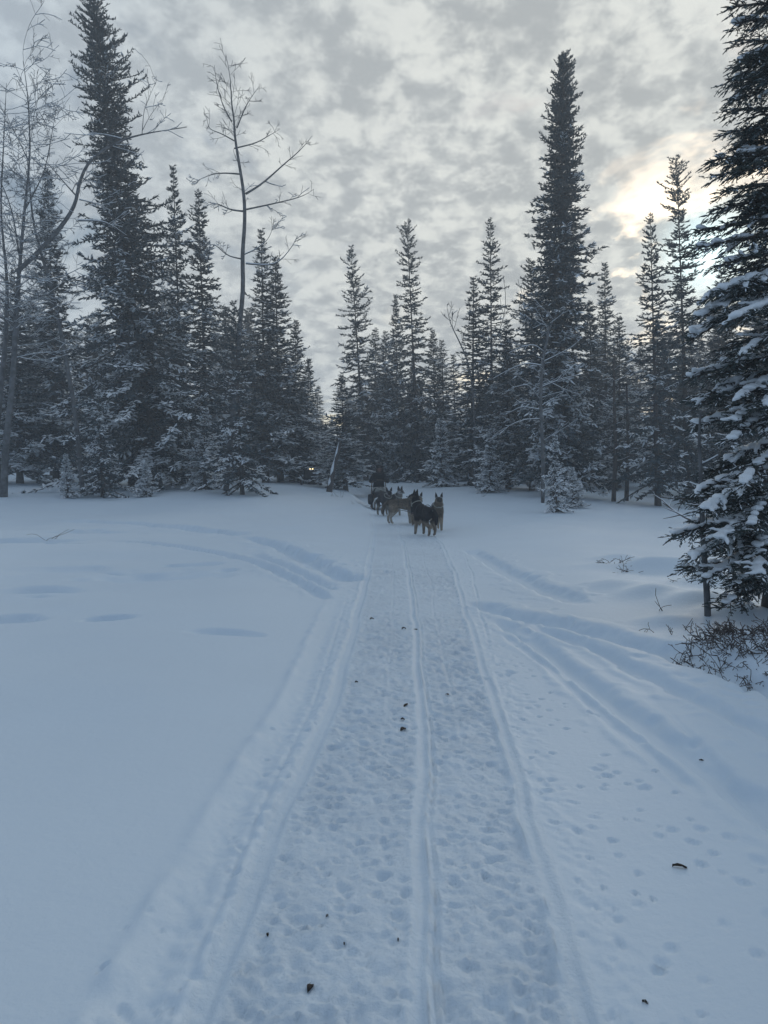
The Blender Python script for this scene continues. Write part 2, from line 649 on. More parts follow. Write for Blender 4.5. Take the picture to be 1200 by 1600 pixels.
# old shelf and berm beside the left runner
shelf = XL - .17 - .012 * (GY - 3)
Z += (-.017 * np.exp(-((GX - shelf) / .05) ** 2) + .016 * np.exp(-((GX - shelf + .12) / .035) ** 2) * (1 + .8 * vnoise(GX * 11, GY * 9, 12)) - .012 * np.exp(-((GX - shelf - .08) / .012) ** 2)) * sm(9, 6, GY)
Z += -.012 * np.exp(-((GX - (1.42 + .05 * (GY - 2))) / .02) ** 2) * sm(4.6, 3.6, GY) * sm(1.4, 2.2, GY)

# split the sheet into the packed trail and the snow beside it, sharing shading normals
ny, nx = Z.shape
co = np.stack([GX, GY, Z], -1)
du = np.gradient(co, axis=1)
dv = np.gradient(co, axis=0)
NRM = norm(np.cross(du, dv))
quad_i, quad_j = np.meshgrid(np.arange(ny - 1), np.arange(nx - 1), indexing='ij')
cxm = GX[:-1, :-1] + .5 * np.diff(XS)[None, :]
cym = GY[:-1, :-1]
in_trail = (cxm > curve(PTS_L, cym) - .045) & (cxm < curve(PTS_R, cym) + .045) & (cym > -5) & (cym < 50)


churn_shade = (churn * (.75 + .5 * np.clip(fbm(np.where(near_m, GX, 0) * 11, np.where(near_m, GY, 0) * 9, 3, 90), -1, 1)) * sm(30, 12, GY)).clip(0, 1)  # shade of the churned pits painted over trodden grey, runner tracks left clear
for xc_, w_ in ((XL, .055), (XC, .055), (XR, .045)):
    churn_shade = churn_shade * sm(w_ * .7, w_ * 1.3, np.abs(GX - xc_ - wob))


def sheet(name, mask, mat):
    qi, qj = quad_i[mask], quad_j[mask]
    Q = np.stack([qi * nx + qj, qi * nx + qj + 1, (qi + 1) * nx + qj + 1, (qi + 1) * nx + qj], -1)
    used, inv = np.unique(Q.ravel(), return_inverse=True)
    mb = MB()
    mb.add(co.reshape(-1, 3)[used], inv.reshape(-1, 4))
    o = mb.build(name, mat)
    o.data.normals_split_custom_set_from_vertices(NRM.reshape(-1, 3)[used].tolist())
    at_ = o.data.attributes.new('churn_shade', 'FLOAT', 'POINT')
    at_.data.foreach_set('value', churn_shade.reshape(-1)[used].astype(np.float32))
    o['kind'] = 'structure'
    return o


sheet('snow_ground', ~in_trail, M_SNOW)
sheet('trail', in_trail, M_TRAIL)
del GX, GY, rough_z, churn, du, dv

# ------------------------------------------------------------------ air
hb = MB()
box(hb, (0, 60, 9.4), (260, 200, 23.2))
hz_m = bpy.data.materials.new('haze')
hz_m.use_nodes = True
ht = hz_m.node_tree
ht.nodes.clear()
pvn = NN(ht, 'ShaderNodeVolumePrincipled')
pvn.inputs['Color'].default_value = (.86, .93, 1.0, 1)
pvn.inputs['Density'].default_value = .0034
pvn.inputs['Anisotropy'].default_value = .35
hout = NN(ht, 'ShaderNodeOutputMaterial')
ht.links.new(pvn.outputs[0], hout.inputs['Volume'])
haze = hb.build('haze', hz_m, None, False)
haze['kind'] = 'stuff'

# ------------------------------------------------------------------ spruces
# a spray of needles: a spindle with four side sprigs; x along, y across, z up
def spray_template(n_side):
    V = [(0, 0, 0), (.38, .10, .02), (.38, -.10, .02), (.40, 0, .12), (.40, 0, -.08), (1, 0, .02)]
    Fc = [(0, 1, 3), (0, 3, 2), (0, 2, 4), (0, 4, 1), (5, 3, 1), (5, 2, 3), (5, 4, 2), (5, 1, 4)]
    for k in range(n_side):
        x0 = .12 + .62 * k / max(1, n_side - 1)
        for s in (1, -1):
            b = len(V)
            ln = .46 - .22 * k / max(1, n_side - 1)
            V += [(x0 - .05, 0, .03), (x0 + .10, 0, -.03), (x0 + ln * .75, s * ln, -.05 + .03 * k), (x0 + ln * .30, s * ln * .55, .07)]
            Fc += [(b, b + 3, b + 2), (b + 1, b + 2, b + 3)]
    return np.array(V), np.array(Fc)


SPRAY2 = spray_template(2)
SPRAY3 = spray_template(4)
SPRAY1 = (np.array([(0, 0, 0), (.42, .12, -.04), (.42, -.12, -.04), (.40, 0, .13), (1, 0, .03),
                    (.10, 0, .04), (.22, 0, -.05), (.62, .26, .05), (.62, -.26, .01), (.50, .05, .22)]),
          np.array([(0, 1, 3), (0, 3, 2), (0, 2, 1), (4, 3, 1), (4, 2, 3), (4, 1, 2), (5, 6, 7), (6, 5, 8), (5, 9, 6)]))
SNOWPAD = (np.array([(0.02, -.10, -.02), (0.02, 0, .05), (0.02, .10, -.02), (.45, -.27, -.03), (.45, 0, .15), (.45, .27, -.03), (.98, -.08, -.03), (.98, 0, .03), (.98, .08, -.03)]),
           np.array([(0, 3, 4, 1), (1, 4, 5, 2), (3, 6, 7, 4), (4, 7, 8, 5)])[:, ::-1])


def stamp(mb, tpl, p, d, up, L, W, H, mat=0):
    """many copies of a template, one per row"""
    V, Fc = tpl
    d = norm(d)
    side = norm(np.cross(up, d))
    u2 = np.cross(d, side)
    P = (p[:, None, :] + d[:, None, :] * (V[None, :, 0:1] * L[:, None, None]) + side[:, None, :] * (V[None, :, 1:2] * W[:, None, None])
         + u2[:, None, :] * (V[None, :, 2:3] * H[:, None, None]))
    n, k = len(p), len(V)
    Fa = (Fc[None] + (np.arange(n) * k)[:, None, None]).reshape(-1, Fc.shape[1])
    mb.add(P.reshape(-1, 3), Fa, mat)


def spruce_meshes(seed, H, prof, R, dens=1.0, twig=.34, snow=(.9, .35, .1), z0=.075, gap=.22, per=7, clump=.35, tpl=SPRAY1, trunk_r=None, bend=0.0):
    """returns crown, snow and trunk meshes of one spruce; prof is [(t, share of R)]"""
    g = np.random.default_rng(seed)
    nw = int(H * (1 - z0) / gap)
    zb = np.repeat(np.linspace(z0 * H, H * .985, nw), per)
    n = len(zb)
    zb = zb + g.uniform(-gap, gap, n) * .6
    zb = np.clip(zb, z0 * H * .7, H * .99)
    t = zb / H
    ph = np.tile(np.arange(per) * 2 * math.pi / per, nw) + np.repeat(g.uniform(0, 6.28, nw), per) + g.normal(0, .25, n)
    prof = np.array(prof)
    rr = np.interp(t, prof[:, 0], prof[:, 1]) * R
    cl = 1 + clump * vnoise(ph * 1.1 + 20, zb * .9 / max(.4, R * .5), seed) + clump * .5 * vnoise(ph * 2.3 + 40, zb * 2.4, seed + 1)
    cl = cl + clump * .55 * vnoise(ph * .6 + 90, zb * 4.5, seed + 2)
    Lb = np.maximum(rr * np.clip(cl, .3, 1.7) * g.uniform(.62, 1.15, n) * np.where(g.uniform(0, 1, n) < .10, .45, 1.0), .08)
    a = np.interp(t, [0, .3, .7, 1], [-.25, -.12, .12, .7]) + g.normal(0, .20, n)
    b = np.interp(t, [0, .5, 1], [.42, .42, .1])
    c = np.interp(t, [0, .5, 1], [.30, .36, .2])
    dirh = np.stack([np.cos(ph), np.sin(ph), np.zeros(n)], -1)

    def bx(tz):
        return bend * (tz ** 2) * H
    base = np.stack([bx(t), np.zeros(n), zb], -1)

    def pos(i, s):
        return base[i] + dirh[i] * (Lb[i] * s)[:, None] + np.array([0, 0, 1.0]) * (Lb[i] * (a[i] * s - b[i] * s ** 2 + c[i] * s ** 3))[:, None]

    def tan(i, s):
        return norm(dirh[i] + np.array([0, 0, 1.0]) * (a[i] - 2 * b[i] * s + 3 * c[i] * s ** 2)[:, None])
    k = np.maximum(6, (6 + Lb * 19 * dens)).astype(int)
    ti = np.repeat(np.arange(n), k)
    first = np.concatenate([[0], np.cumsum(k)[:-1]])
    within = np.arange(len(ti)) - np.repeat(first, k)
    s = (within + g.uniform(.2, .9, len(ti))) / np.repeat(k, k)
    s = .10 + .92 * s ** .70
    s = np.minimum(s, 1.0)
    tip = within == np.repeat(k, k) - 1
    s[tip] = .93
    p = pos(ti, s)
    tg = tan(ti, s)
    sgn = np.where((within % 2) == 0, 1.0, -1.0)
    ang = np.where(tip, g.normal(0, .12, len(ti)), sgn * g.uniform(.35, 1.45, len(ti)))
    sd = norm(np.cross(np.array([0, 0, 1.0]), tg))
    d = tg * np.cos(ang)[:, None] + sd * np.sin(ang)[:, None]
    hi = t[ti]
    d = d + g.normal(0, .30, d.shape)
    d[:, 2] += g.uniform(-.42, .30, len(ti)) + .40 * sm(.45, 1, hi)
    tl = twig * .62 * g.uniform(.6, 1.25, len(ti)) * (1.05 - .25 * s) * np.interp(hi, [0, .5, .9, 1], [1, .95, .72, .5])
    tl = np.minimum(tl, Lb[ti] * .8 + .12)
    upv = np.array([0, 0, 1.0]) + g.normal(0, .45, (len(ti), 3))
    crown = MB()
    stamp(crown, tpl, p, d, upv, tl, tl * g.uniform(.9, 1.3, len(ti)), tl * g.uniform(.9, 1.3, len(ti)))
    # limbs
    for i in range(0, n):
        if Lb[i] < .3:
            continue
        ss = np.array([0, .35, .7, 1.0])
        q = pos(np.full(4, i), ss)
        tube(crown, q, np.array([.016, .012, .008, .003]) * (1 + Lb[i] * .5), 3, 1, False)
    me_c = crown.mesh('crown', [M_NEEDLE, M_BARK], False)
    # snow lying on the sprays: clumped, thicker low down and towards the branch ends
    pr = np.interp(hi, [0, .45, 1], snow)
    nz = vnoise(p[:, 0] * 1.6 + 50, p[:, 2] * 2.2 + p[:, 1] * 1.6, seed + 5) + .5 * vnoise(p[:, 0] * 4 + 9, p[:, 2] * 5 + p[:, 1] * 4, seed + 6)
    heavy = g.uniform(0, 1, n) ** 2.6
    amount = pr * (-.08 + .50 * s + 1.0 * heavy[ti]) + nz * .42
    on = amount + g.normal(0, .10, len(ti)) > .62
    sn = MB()
    ps, ds, ls = p[on], norm(d[on]), tl[on]
    q = np.clip(.50 + amount[on], .6, 1.9)
    upz = np.tile(np.array([0, 0, 1.0]), (len(ps), 1))
    stamp(sn, SNOWPAD, ps + np.array([0, 0, 1.0]) * (ls * .10)[:, None] + ds * (ls * .08)[:, None], ds, upz, ls * g.uniform(.8, 1.25, len(ps)), ls * .85 * q * g.uniform(.5, 1.0, len(ps)), ls * .85 * q)
    me_s = sn.mesh('snow_cover', [M_SNOWLOAD], True)
    tr = MB()
    hz = np.linspace(-.3, H * .99, 14)
    r0 = trunk_r or (.009 * H + .02)
    rad = np.interp(hz / H, [-.05, 0, .03, .35, .6, 1], [r0 * 1.4, r0 * 1.2, r0, r0 * .6, r0 * .25, .008])
    tube(tr, np.stack([bx(np.maximum(hz, 0) / H), np.zeros(14), hz], -1), rad, 8)
    for _ in range(int(H * 3)):      # dead snags low on the trunk
        zz = g.uniform(.25, H * .3)
        pa = g.uniform(0, 6.28)
        ln = g.uniform(.3, .9)
        e = np.array([math.cos(pa) * ln, math.sin(pa) * ln, zz - g.uniform(0, .35) * ln])
        tube(tr, np.array([[0, 0, zz], e * [.55, .55, 1] + [0, 0, .04], e]), [.012, .008, .003], 3, 0, False)
    me_t = tr.mesh('trunk', [M_BARK])
    return me_c, me_s, me_t


def place_spruce(meshes, loc, label, rz=0.0, sc=(1, 1, 1), lean=(0, 0), group=None, name='spruce_tree'):
    t = empty(name, loc, label, 'spruce tree', group)
    t.rotation_euler = (lean[1], lean[0], rz)
    t.scale = sc
    for nm, me in zip(('crown', 'snow_cover', 'trunk'), meshes):
        if len(me.polygons) == 0:
            continue
        o = bpy.data.objects.new(nm, me)
        COL.objects.link(o)
        o.parent = t
        if nm == 'snow_cover':
            o['kind'] = 'stuff'
    return t


SPIRE = [(0, .85), (.06, 1.1), (.28, 1.0), (.5, .64), (.75, .36), (.92, .16), (1, .04)]
COLUMN = [(0, 1.1), (.06, 1.35), (.3, 1.3), (.42, 1.12), (.55, .98), (.68, .84), (.80, .74), (.88, .58), (.94, .38), (.98, .22), (1, .08)]
BROAD = [(0, .9), (.05, 1.2), (.217, 1.2), (.345, .98), (.47, .64), (.60, .54), (.73, .42), (.80, .40), (.86, .36), (.94, .27), (.98, .20), (1, .08)]
CLUB = [(0, .85), (.08, 1.1), (.3, .92), (.45, .62), (.6, .46), (.75, .38), (.88, .36), (.95, .22), (1, .06)]
YOUNG = [(0, .85), (.1, 1), (.35, .75), (.7, .38), (1, .05)]

# protos: height ~10 m, radius ~1.3 m
PROTO = {
    'spire': spruce_meshes(11, 10, SPIRE, 1.35, 1.0, .36, (1.25, .80, .30), gap=.18),
    'spire2': spruce_meshes(12, 10, SPIRE, 1.25, 1.1, .36, (1.25, .80, .30), clump=.5, gap=.18),
    'column': spruce_meshes(13, 10, COLUMN, .88, 1.0, .36, (1.25, .80, .30), clump=.45, gap=.18),
    'club': spruce_meshes(14, 10, CLUB, 1.25, 1.1, .34, (1.25, .80, .30), clump=.45, gap=.18),
    'thin': spruce_meshes(15, 10, SPIRE, .85, 1.2, .30, (1.25, .80, .30), gap=.20, clump=.5),
    'young': spruce_meshes(16, 2, YOUNG, .62, 2.2, .20, (2.7, 2.5, 2.3), gap=.10, per=6, z0=.05),
    'young2': spruce_meshes(17, 2.6, SPIRE, .62, 2.0, .20, (2.7, 2.5, 2.3), gap=.12, per=6, z0=.05),
}
PROTO_H = {'young': 2.0, 'young2': 2.6}
PROTO_R = {'spire': 1.35, 'spire2': 1.25, 'column': .88, 'club': 1.25, 'thin': .85, 'young': .62, 'young2': .62}


def tree_at(kind, bx_, top_x, top_y, d, hw, label, seed=None, group=None, **kw):
    """spruce with its foot under photo column bx_, its tip at (top_x, top_y), hw its widest half-width in photo pixels"""
    b = at(bx_, 700, d)
    x0, y0 = b.x, d
    z0 = gz(x0, y0) - .06
    tip = at(top_x, top_y, d)
    H = tip.z - z0
    R = hw * d / F * (1.0 if kind not in ('broad', 'column') else 1.06)
    lean = math.atan2(tip.x - x0, H)
    if seed is not None:
        kinds = {'spire': SPIRE, 'column': COLUMN, 'broad': BROAD, 'club': CLUB, 'young': YOUNG}
        ms_ = spruce_meshes(seed, H, kinds[kind], R, **kw)
        return place_spruce(ms_, (x0, y0, z0), label, 0, (1, 1, 1), (lean, 0), group)
    h0, r0 = PROTO_H.get(kind, 10.0), PROTO_R[kind]
    s = H / h0
    rz = rnd.uniform(0, 6.28)
    sxy = R / r0
    t = place_spruce(PROTO[kind], (x0, y0, z0), label, 0, (1, 1, 1), (0, 0), group)
    t.rotation_euler = (Matrix.Rotation(lean, 4, 'Y') @ Matrix.Rotation(rz, 4, 'Z')).to_euler()
    t.scale = (sxy, sxy, s)
    return t


# the trees one can tell apart, front rows
tree_at('broad', 246, 143, -14, 31, 92, 'tallest spruce of all, tip leaning out of frame, behind the arching bare limb', 101, dens=1.0, twig=.42, snow=(1.15, .65, .2), gap=.165, per=9, clump=.50, z0=.05)
tree_at('column', 872, 880, 80, 28, 37, 'tall dense column of a spruce standing beyond the sled dogs, blunt dark top', 102, dens=1.05, twig=.40, snow=(1.0, .50, .12), gap=.125, per=10, clump=.50, z0=.06)
tree_at('club', 655, 636, 345, 42, 52, 'spruce with a knobbly club-shaped tip straight behind the dog team', 103, dens=1.0, twig=.42, snow=(.85, .45, .12), gap=.26, per=6, clump=.55)
tree_at('spire', 572, 548, 382, 44, 58, 'ragged leaning spruce with outreaching side boughs behind the musher', 104, dens=.9, twig=.44, snow=(.9, .6, .2), gap=.28, per=6, clump=.6)
tree_at('spire', 1030, 1016, 334, 26, 58, 'snowy spruce with a fallen bare branch at its foot', 105, dens=1.05, twig=.34, snow=(.95, .55, .15), gap=.20, per=6, clump=.5)
tree_at('club', 1078, 1057, 240, 30, 60, 'dark spruce with its tip just beside the glowing sun', 106, dens=1.05, twig=.38, snow=(.75, .35, .06), gap=.22, per=6, clump=.55)
tree_at('spire', 378, 366, 470, 27, 60, 'snow-laden spruce standing in front of the tall bare aspen', 107, dens=1.0, twig=.32, snow=(1.05, .8, .35), gap=.19, per=6, clump=.45)
tree_at('spire', 158, 155, 612, 26.5, 46, 'short snowy spruce at the foot of the tallest spruce', 108, dens=1.2, twig=.26, snow=(1.1, .95, .7), gap=.15, per=6, clump=.4)
tree_at('spire', 770, 766, 340, 36, 56, 'slender spruce topping the clump between the knobbly-tipped spruce and the dense column', 109, dens=1.0, twig=.38, snow=(.95, .5, .12), gap=.23, per=6, clump=.45)
# and those built from a shared mesh
tree_at('spire2', 88, 74, 265, 35, 66, 'narrow dark spruce seen through the bare birch twigs')
tree_at('thin', 288, 270, 255, 35, 42, 'very thin spruce rising beside the tallest spruce')
tree_at('spire', 325, 310, 298, 35, 62, 'spruce between the very thin one and the bare aspen')
tree_at('thin', 415, 408, 355, 36, 44, 'pole-thin pointed spruce close behind the bare aspen')
tree_at('spire2', 438, 430, 400, 37, 60, 'spruce touching the pole-thin pointed one, slightly shorter')
tree_at('spire', 456, 463, 500, 38, 50, 'lower spruce whose boughs half hide the pair of lit headlamps')
tree_at('thin', 738, 740, 430, 37, 44, 'thin spruce paired with the slender taller one, its tip lower')
tree_at('spire2', 622, 618, 460, 44, 34, 'short-topped spruce fused to the knobbly-tipped spruce')
tree_at('spire2', 540, 533, 585, 34, 46, 'low bushy spruce over the leaning snow-plastered stump')
tree_at('thin', 696, 690, 530, 46, 34, 'small pointed spruce in the gap beside the knobbly-tipped spruce')
tree_at('spire2', 682, 676, 515, 47, 40, 'pointed spruce nearly as high as its neighbours in the central gap')
tree_at('thin', 714, 708, 552, 47, 34, 'lowest pointed spruce at the edge of the central sky gap')
tree_at('club', 600, 603, 518, 48, 40, 'dark narrow spruce just behind the musher')
tree_at('thin', 587, 586, 512, 50, 40, 'dark narrow spruce tip peering over the ragged leaning spruce')
tree_at('thin', 948, 945, 408, 38, 42, 'thin spruce with an open top beside the dense column')
tree_at('spire2', 925, 922, 470, 34, 50, 'spruce squeezed between the dense column and the open-topped thin one')
tree_at('spire', 968, 968, 495, 36, 48, 'spruce standing behind the two bare poles past the dense column')
tree_at('column', 832, 830, 405, 31, 34, 'dark shoulder spruce leaning on the dense column')
tree_at('spire', 795, 792, 500, 32, 56, 'frosted spruce behind the snowy bare aspen')
tree_at('spire', 478, 483, 560, 40, 36, 'small spruce nearest the pair of lit headlamps')
tree_at('spire', 1130, 1128, 420, 32, 62, 'dark spruce behind the near bough-laden spruce')
tree_at('spire2', 1185, 1190, 380, 30, 70, 'dark spruce almost hidden by the near bough-laden spruce')
tree_at('spire', 30, 22, 420, 34, 66, 'dark spruce behind the twin pale birch stems')
tree_at('spire2', 205, 200, 480, 33, 60, 'spruce hidden behind the lower boughs of the tallest spruce')
# small young trees
tree_at('young2', 871, 867, 682, 21.8, 24, 'small snow-frosted spruce alone in the open snow')
tree_at('young', 898, 893, 732, 23.6, 26, 'little snowy spruce tucked behind the small frosted one')
tree_at('young', 104, 103, 712, 26.2, 20, 'snow-caked seedling spruce near the twin birch stems')
tree_at('young', 228, 227, 726, 26.0, 21, 'snow-caked seedling spruce by the trunk of the tallest spruce')
tree_at('young2', 318, 320, 640, 29, 36, 'young spruce in the shade between the tallest spruce and the aspen')
tree_at('young2', 765, 768, 672, 30, 28, 'young snowy spruce below the slender topping spruce')
tree_at('young2', 690, 688, 655, 36, 30, 'young snowy spruce below the central sky gap')

# rows behind, seen only as the dark mass between the others
fill_label = 'dark spruce crowded in the rows behind the front trees'
kinds_f = ['spire', 'spire2', 'column', 'club', 'thin']
rf = random.Random(21)
for i in range(150):
    px = rf.uniform(-60, 1260)
    d = rf.uniform(40, 78)
    lo = np.interp(px, [-60, 0, 130, 250, 330, 400, 470, 500, 540, 580, 640, 700, 720, 760, 800, 900, 1000, 1100, 1260],
                   [420, 430, 480, 420, 450, 470, 560, 600, 590, 560, 545, 590, 615, 560, 530, 500, 500, 470, 430])
    top = lo + abs(rf.gauss(0, 60)) + 12
    if abs(px - 535) < 48 and d < 62:
        d = rf.uniform(62, 80)
    tree_at(rf.choice(kinds_f), px, px + rf.uniform(-8, 8), top, d, rf.uniform(30, 52) * 45 / d, fill_label, group='spruces crowded in the rows behind')


# ------------------------------------------------------------------ near spruce with snow-loaded boughs
def remesh(mb, voxel, name, mat):
    o = mb.build('tmp_' + name, mat)
    md = o.modifiers.new('r', 'REMESH')
    md.mode = 'VOXEL'
    md.voxel_size = voxel
    md.use_smooth_shade = True
    sm_ = o.modifiers.new('s', 'SMOOTH')
    sm_.iterations = 2
    sm_.factor = .5
    dg = bpy.context.evaluated_depsgraph_get()
    me = bpy.data.meshes.new_from_object(o.evaluated_get(dg))
    me.name = name
    old = o.data
    bpy.data.objects.remove(o)
    bpy.data.meshes.remove(old)
    return me


NEAR = Vector((3.34, 6.45, 0))
NEAR.z = gz(NEAR.x, NEAR.y) - .05
near_tree = empty('spruce_tree', NEAR, 'near spruce with thick snow pillows on its boughs, cut by the picture edge', 'spruce tree')
tr = MB()
hz = np.linspace(-.2, 8.6, 24)
tube(tr, np.stack([.02 * np.sin(hz * 1.3), .02 * np.cos(hz), hz], -1), np.interp(hz, [-.2, 0, .4, 8.6], [.15, .13, .11, .012]), 12)
tr.build('trunk', M_BARK, near_tree)
rb = np.random.default_rng(5)
boughs = []      # base height, azimuth (pi = towards the trail), length, rise, droop, snow


def by_tip(px, py, d, rise=.25, snow=1.0):
    t = at(px, py, d) - NEAR
    L = math.hypot(t.x, t.y)
    boughs.append((t.z + L * rise, math.atan2(t.y, t.x), L, rise, snow * (.68 if py > 440 else .34)))


for a in ((1054, 838, 6.15, .16, 1.0), (1090, 770, 6.2, .22, 1.3), (1078, 872, 6.0, .18, 1.0), (1098, 905, 5.95, .20, .8), (1125, 950, 6.0, .3, .6), (1130, 722, 6.4, .3, 1.0),
          (1150, 660, 6.1, .35, 1.2), (1160, 625, 6.0, .3, 1.3), (1076, 592, 6.6, .22, 1.1), (1078, 532, 6.5, .42, 1.4), (1087, 500, 6.35, .40, 1.4), (1100, 470, 6.3, .3, 1.2), (1130, 455, 6.1, .25, 1.3), (1083, 388, 6.3, .16, .9),
          (1092, 360, 6.45, .12, .8), (1112, 330, 6.3, .2, .7), (1130, 300, 6.2, .2, .6), (1108, 252, 6.35, .15, .9), (1116, 275, 6.25, .2, .6), (1138, 205, 6.3, .15, .6), (1142, 170, 6.3, .1, .5), (1138, 125, 6.35, .1, .5), (1150, 95, 6.3, .1, .5),
          (1148, 38, 6.4, .15, .8), (1142, 10, 6.35, .1, .6), (1160, 60, 6.2, .1, .5), (1100, 800, 5.9, .25, 1.1), (1140, 690, 6.0, .3, .8), (1115, 845, 5.8, .22, .9), (1150, 560, 5.9, .3, .9), (1120, 415, 6.2, .2, .9), (1150, 500, 5.9, .25, 1.2),
          (1165, 760, 5.75, .3, 1.1), (1170, 830, 5.7, .25, .8), (1175, 900, 5.75, .3, .6)):
    by_tip(*a)
for i in range(180):
    z = rb.uniform(.35, 8.3)
    L = float(np.interp(z, [0, .8, 2.2, 2.7, 2.95, 3.6, 4.1, 5.3, 8.6], [.6, .85, .72, .62, .42, .40, .50, .42, .08])) * rb.uniform(.7, 1.05)
    boughs.append((z, rb.uniform(1.6, 6.0), L, rb.uniform(.05, .40), rb.uniform(.0, .85) * (1 if z < 2.4 else .4)))
for bi, (z0b, az, L, rise, sn) in enumerate(boughs):
    g = np.random.default_rng(900 + bi)
    L = max(L, .12)
    dh = np.array([math.cos(az), math.sin(az), 0])
    sdh = np.array([-math.sin(az), math.cos(az), 0])

    def bp(s):
        s = np.asarray(s)[..., None]
        return np.array([0, 0, z0b]) + dh * L * s + np.array([0, 0, 1.0]) * L * rise * (.25 * s - 2.1 * s ** 2 + .85 * s ** 3) + sdh * .03 * L * np.sin(s * 5 + bi)
    m = MB()
    ss = np.linspace(0, 1, 7)
    tube(m, bp(ss), np.linspace(.016, .004, 7) * (1 + .4 * L), 5, 1)
    # side twigs, then sprigs of needles on every twig
    ntw = int(8 + L * 19)
    P, D, LL = [], [], []
    snow_pts = []
    for k in range(ntw):
        s = .16 + .84 * (k + .5) / ntw
        sg = 1 if k % 2 else -1
        p0 = bp(s)
        ang = g.uniform(.5, 1.0)
        dd = dh * math.cos(ang) + sdh * sg * math.sin(ang) + np.array([0, 0, g.uniform(-.75, .1)])
        dd /= np.linalg.norm(dd)
        tl = (.10 + .30 * L * (1 - s) ** .8 * min(1, s * 3)) * g.uniform(.75, 1.15)
        q = [p0, p0 + dd * tl * .5, p0 + dd * tl + np.array([0, 0, -.05 * tl])]
        tube(m, q, [.006, .004, .002], 3, 1, False)
        ns = max(2, int(tl / .030))
        for j in range(ns):
            u = (j + .6) / ns
            sg2 = 1 if j % 2 else -1
            a2 = g.uniform(.35, .95) if j < ns - 1 else g.uniform(-.15, .15)
            d2 = dd * math.cos(a2) + np.cross([0, 0, 1], dd) * sg2 * math.sin(a2) + np.array([0, 0, g.uniform(-.6, .3)])
            P.append(p0 + dd * tl * u)
            D.append(d2)
            LL.append(g.uniform(.05, .085))
        snow_pts.append((p0, dd, tl, s))
    for j in range(int(L / .03)):
        s = g.uniform(.25, 1)
        P.append(bp(s))
        D.append(dh + sdh * g.normal(0, .6) + np.array([0, 0, g.uniform(-.5, .3)]))
        LL.append(g.uniform(.055, .09))
    P, D, LL = np.array(P), np.array(D), np.array(LL)
    stamp(m, SPRAY2, P, D, np.array([0, 0, 1.0]) + g.normal(0, .45, (len(P), 3)), LL, LL * .62, LL * .95)
    fr = (D[:, 2] < .5) & (g.uniform(0, 1, len(P)) < np.clip(.16 + .38 * sn, 0, .55))
    stamp(m, SNOWPAD, P[fr] + [0, 0, .006], D[fr], np.tile([0, 0, 1.0], (fr.sum(), 1)), LL[fr] * g.uniform(.4, .9, fr.sum()), LL[fr] * .42, LL[fr] * .42, 2)
    bo = m.build('bough', [M_NEEDLE_NEAR, M_BARK, M_SNOWLOAD], near_tree, False)
    if sn > .25 and L > .2:
        sm_b = MB()
        cnt = 0
        for (p0, dd, tl, s) in snow_pts:
            if g.random() > .10 + .55 * sn or s < .18 or vnoise(np.array([s * 4.0]), np.array([bi * 3.7]), 5)[0] < -.25:
                continue
            rot = Vector(dd).to_track_quat('X', 'Z').to_matrix()
            nn = max(1, int(tl / .06))
            for j in range(nn):
                u = (j + .35) / nn
                w = (.022 + .010 * sn) * g.uniform(.6, 1.35) * (1 - .35 * u)
                blob(sm_b, p0 + dd * tl * u + np.array([0, 0, .018 + .012 * sn]), (.044 * g.uniform(.7, 1.3), w, .011 + .012 * sn * g.uniform(.3, 1.3)), 0, rot)
                cnt += 1
        for s in np.linspace(.2, .98, max(3, int(L / .04))):
            if g.random() < .05 + .70 * sn:
                blob(sm_b, bp(s) + np.array([0, 0, .022 + .016 * sn]), (.050, (.030 + .018 * sn) * g.uniform(.7, 1.3), .016 + .016 * sn * g.uniform(.3, 1.3)), 0, Vector(dh).to_track_quat('X', 'Z').to_matrix())
                cnt += 1
        if cnt:
            me = remesh(sm_b, .0125, 'snow_pillow', M_SNOWLOAD)
            cv_ = np.empty(len(me.vertices) * 3, dtype=np.float32)
            me.vertices.foreach_get('co', cv_)
            cv_ = cv_.reshape(-1, 3)
            cv_[:, 2] += .006 * vnoise(cv_[:, 0] * 38 + bi, cv_[:, 1] * 38, 7) + .004 * vnoise(cv_[:, 0] * 90 + bi, cv_[:, 1] * 90, 8)
            cv_[:, 0] += .004 * vnoise(cv_[:, 2] * 60 + bi, cv_[:, 1] * 50, 9)
            me.vertices.foreach_set('co', cv_.ravel())
            me.update()
            so = bpy.data.objects.new('snow_pillow', me)
            COL.objects.link(so)
            so.parent = bo


# ------------------------------------------------------------------ bare trees
def limb(g, out, p, d, L, r, depth, up=.12, wander=.22, kids=(5, 9), spread=(.5, 1.1), shrink=.5, r_end=.15):
    n = max(4, int(L / .22)) if depth > 0 else 4
    pts = [np.array(p, float)]
    dd = np.array(d, float) / np.linalg.norm(d)
    for i in range(n):
        dd = dd + g.normal(0, wander, 3) / math.sqrt(n) + np.array([0, 0, up / n])
        dd /= np.linalg.norm(dd)
        pts.append(pts[-1] + dd * L / n)
    pts = np.array(pts)
    rad = np.linspace(r, max(r * r_end, .0025), n + 1)
    out.append((pts, rad))
    if depth <= 0:
        return
    for k in range(g.integers(*kids)):
        u = g.uniform(.22, .97)
        i = min(n - 1, int(u * n))
        q = pts[i] + (pts[i + 1] - pts[i]) * (u * n - i)
        tg = pts[i + 1] - pts[i]
        tg /= np.linalg.norm(tg)
        ax = np.cross(tg, g.normal(0, 1, 3))
        ax /= np.linalg.norm(ax)
        a = g.uniform(*spread)
        limb(g, out, q, tg * math.cos(a) + ax * math.sin(a), L * shrink * g.uniform(.5, 1.15) * (1.1 - .5 * u), rad[i] * .6, depth - 1, up, wander * 1.15, kids, spread, shrink, r_end)


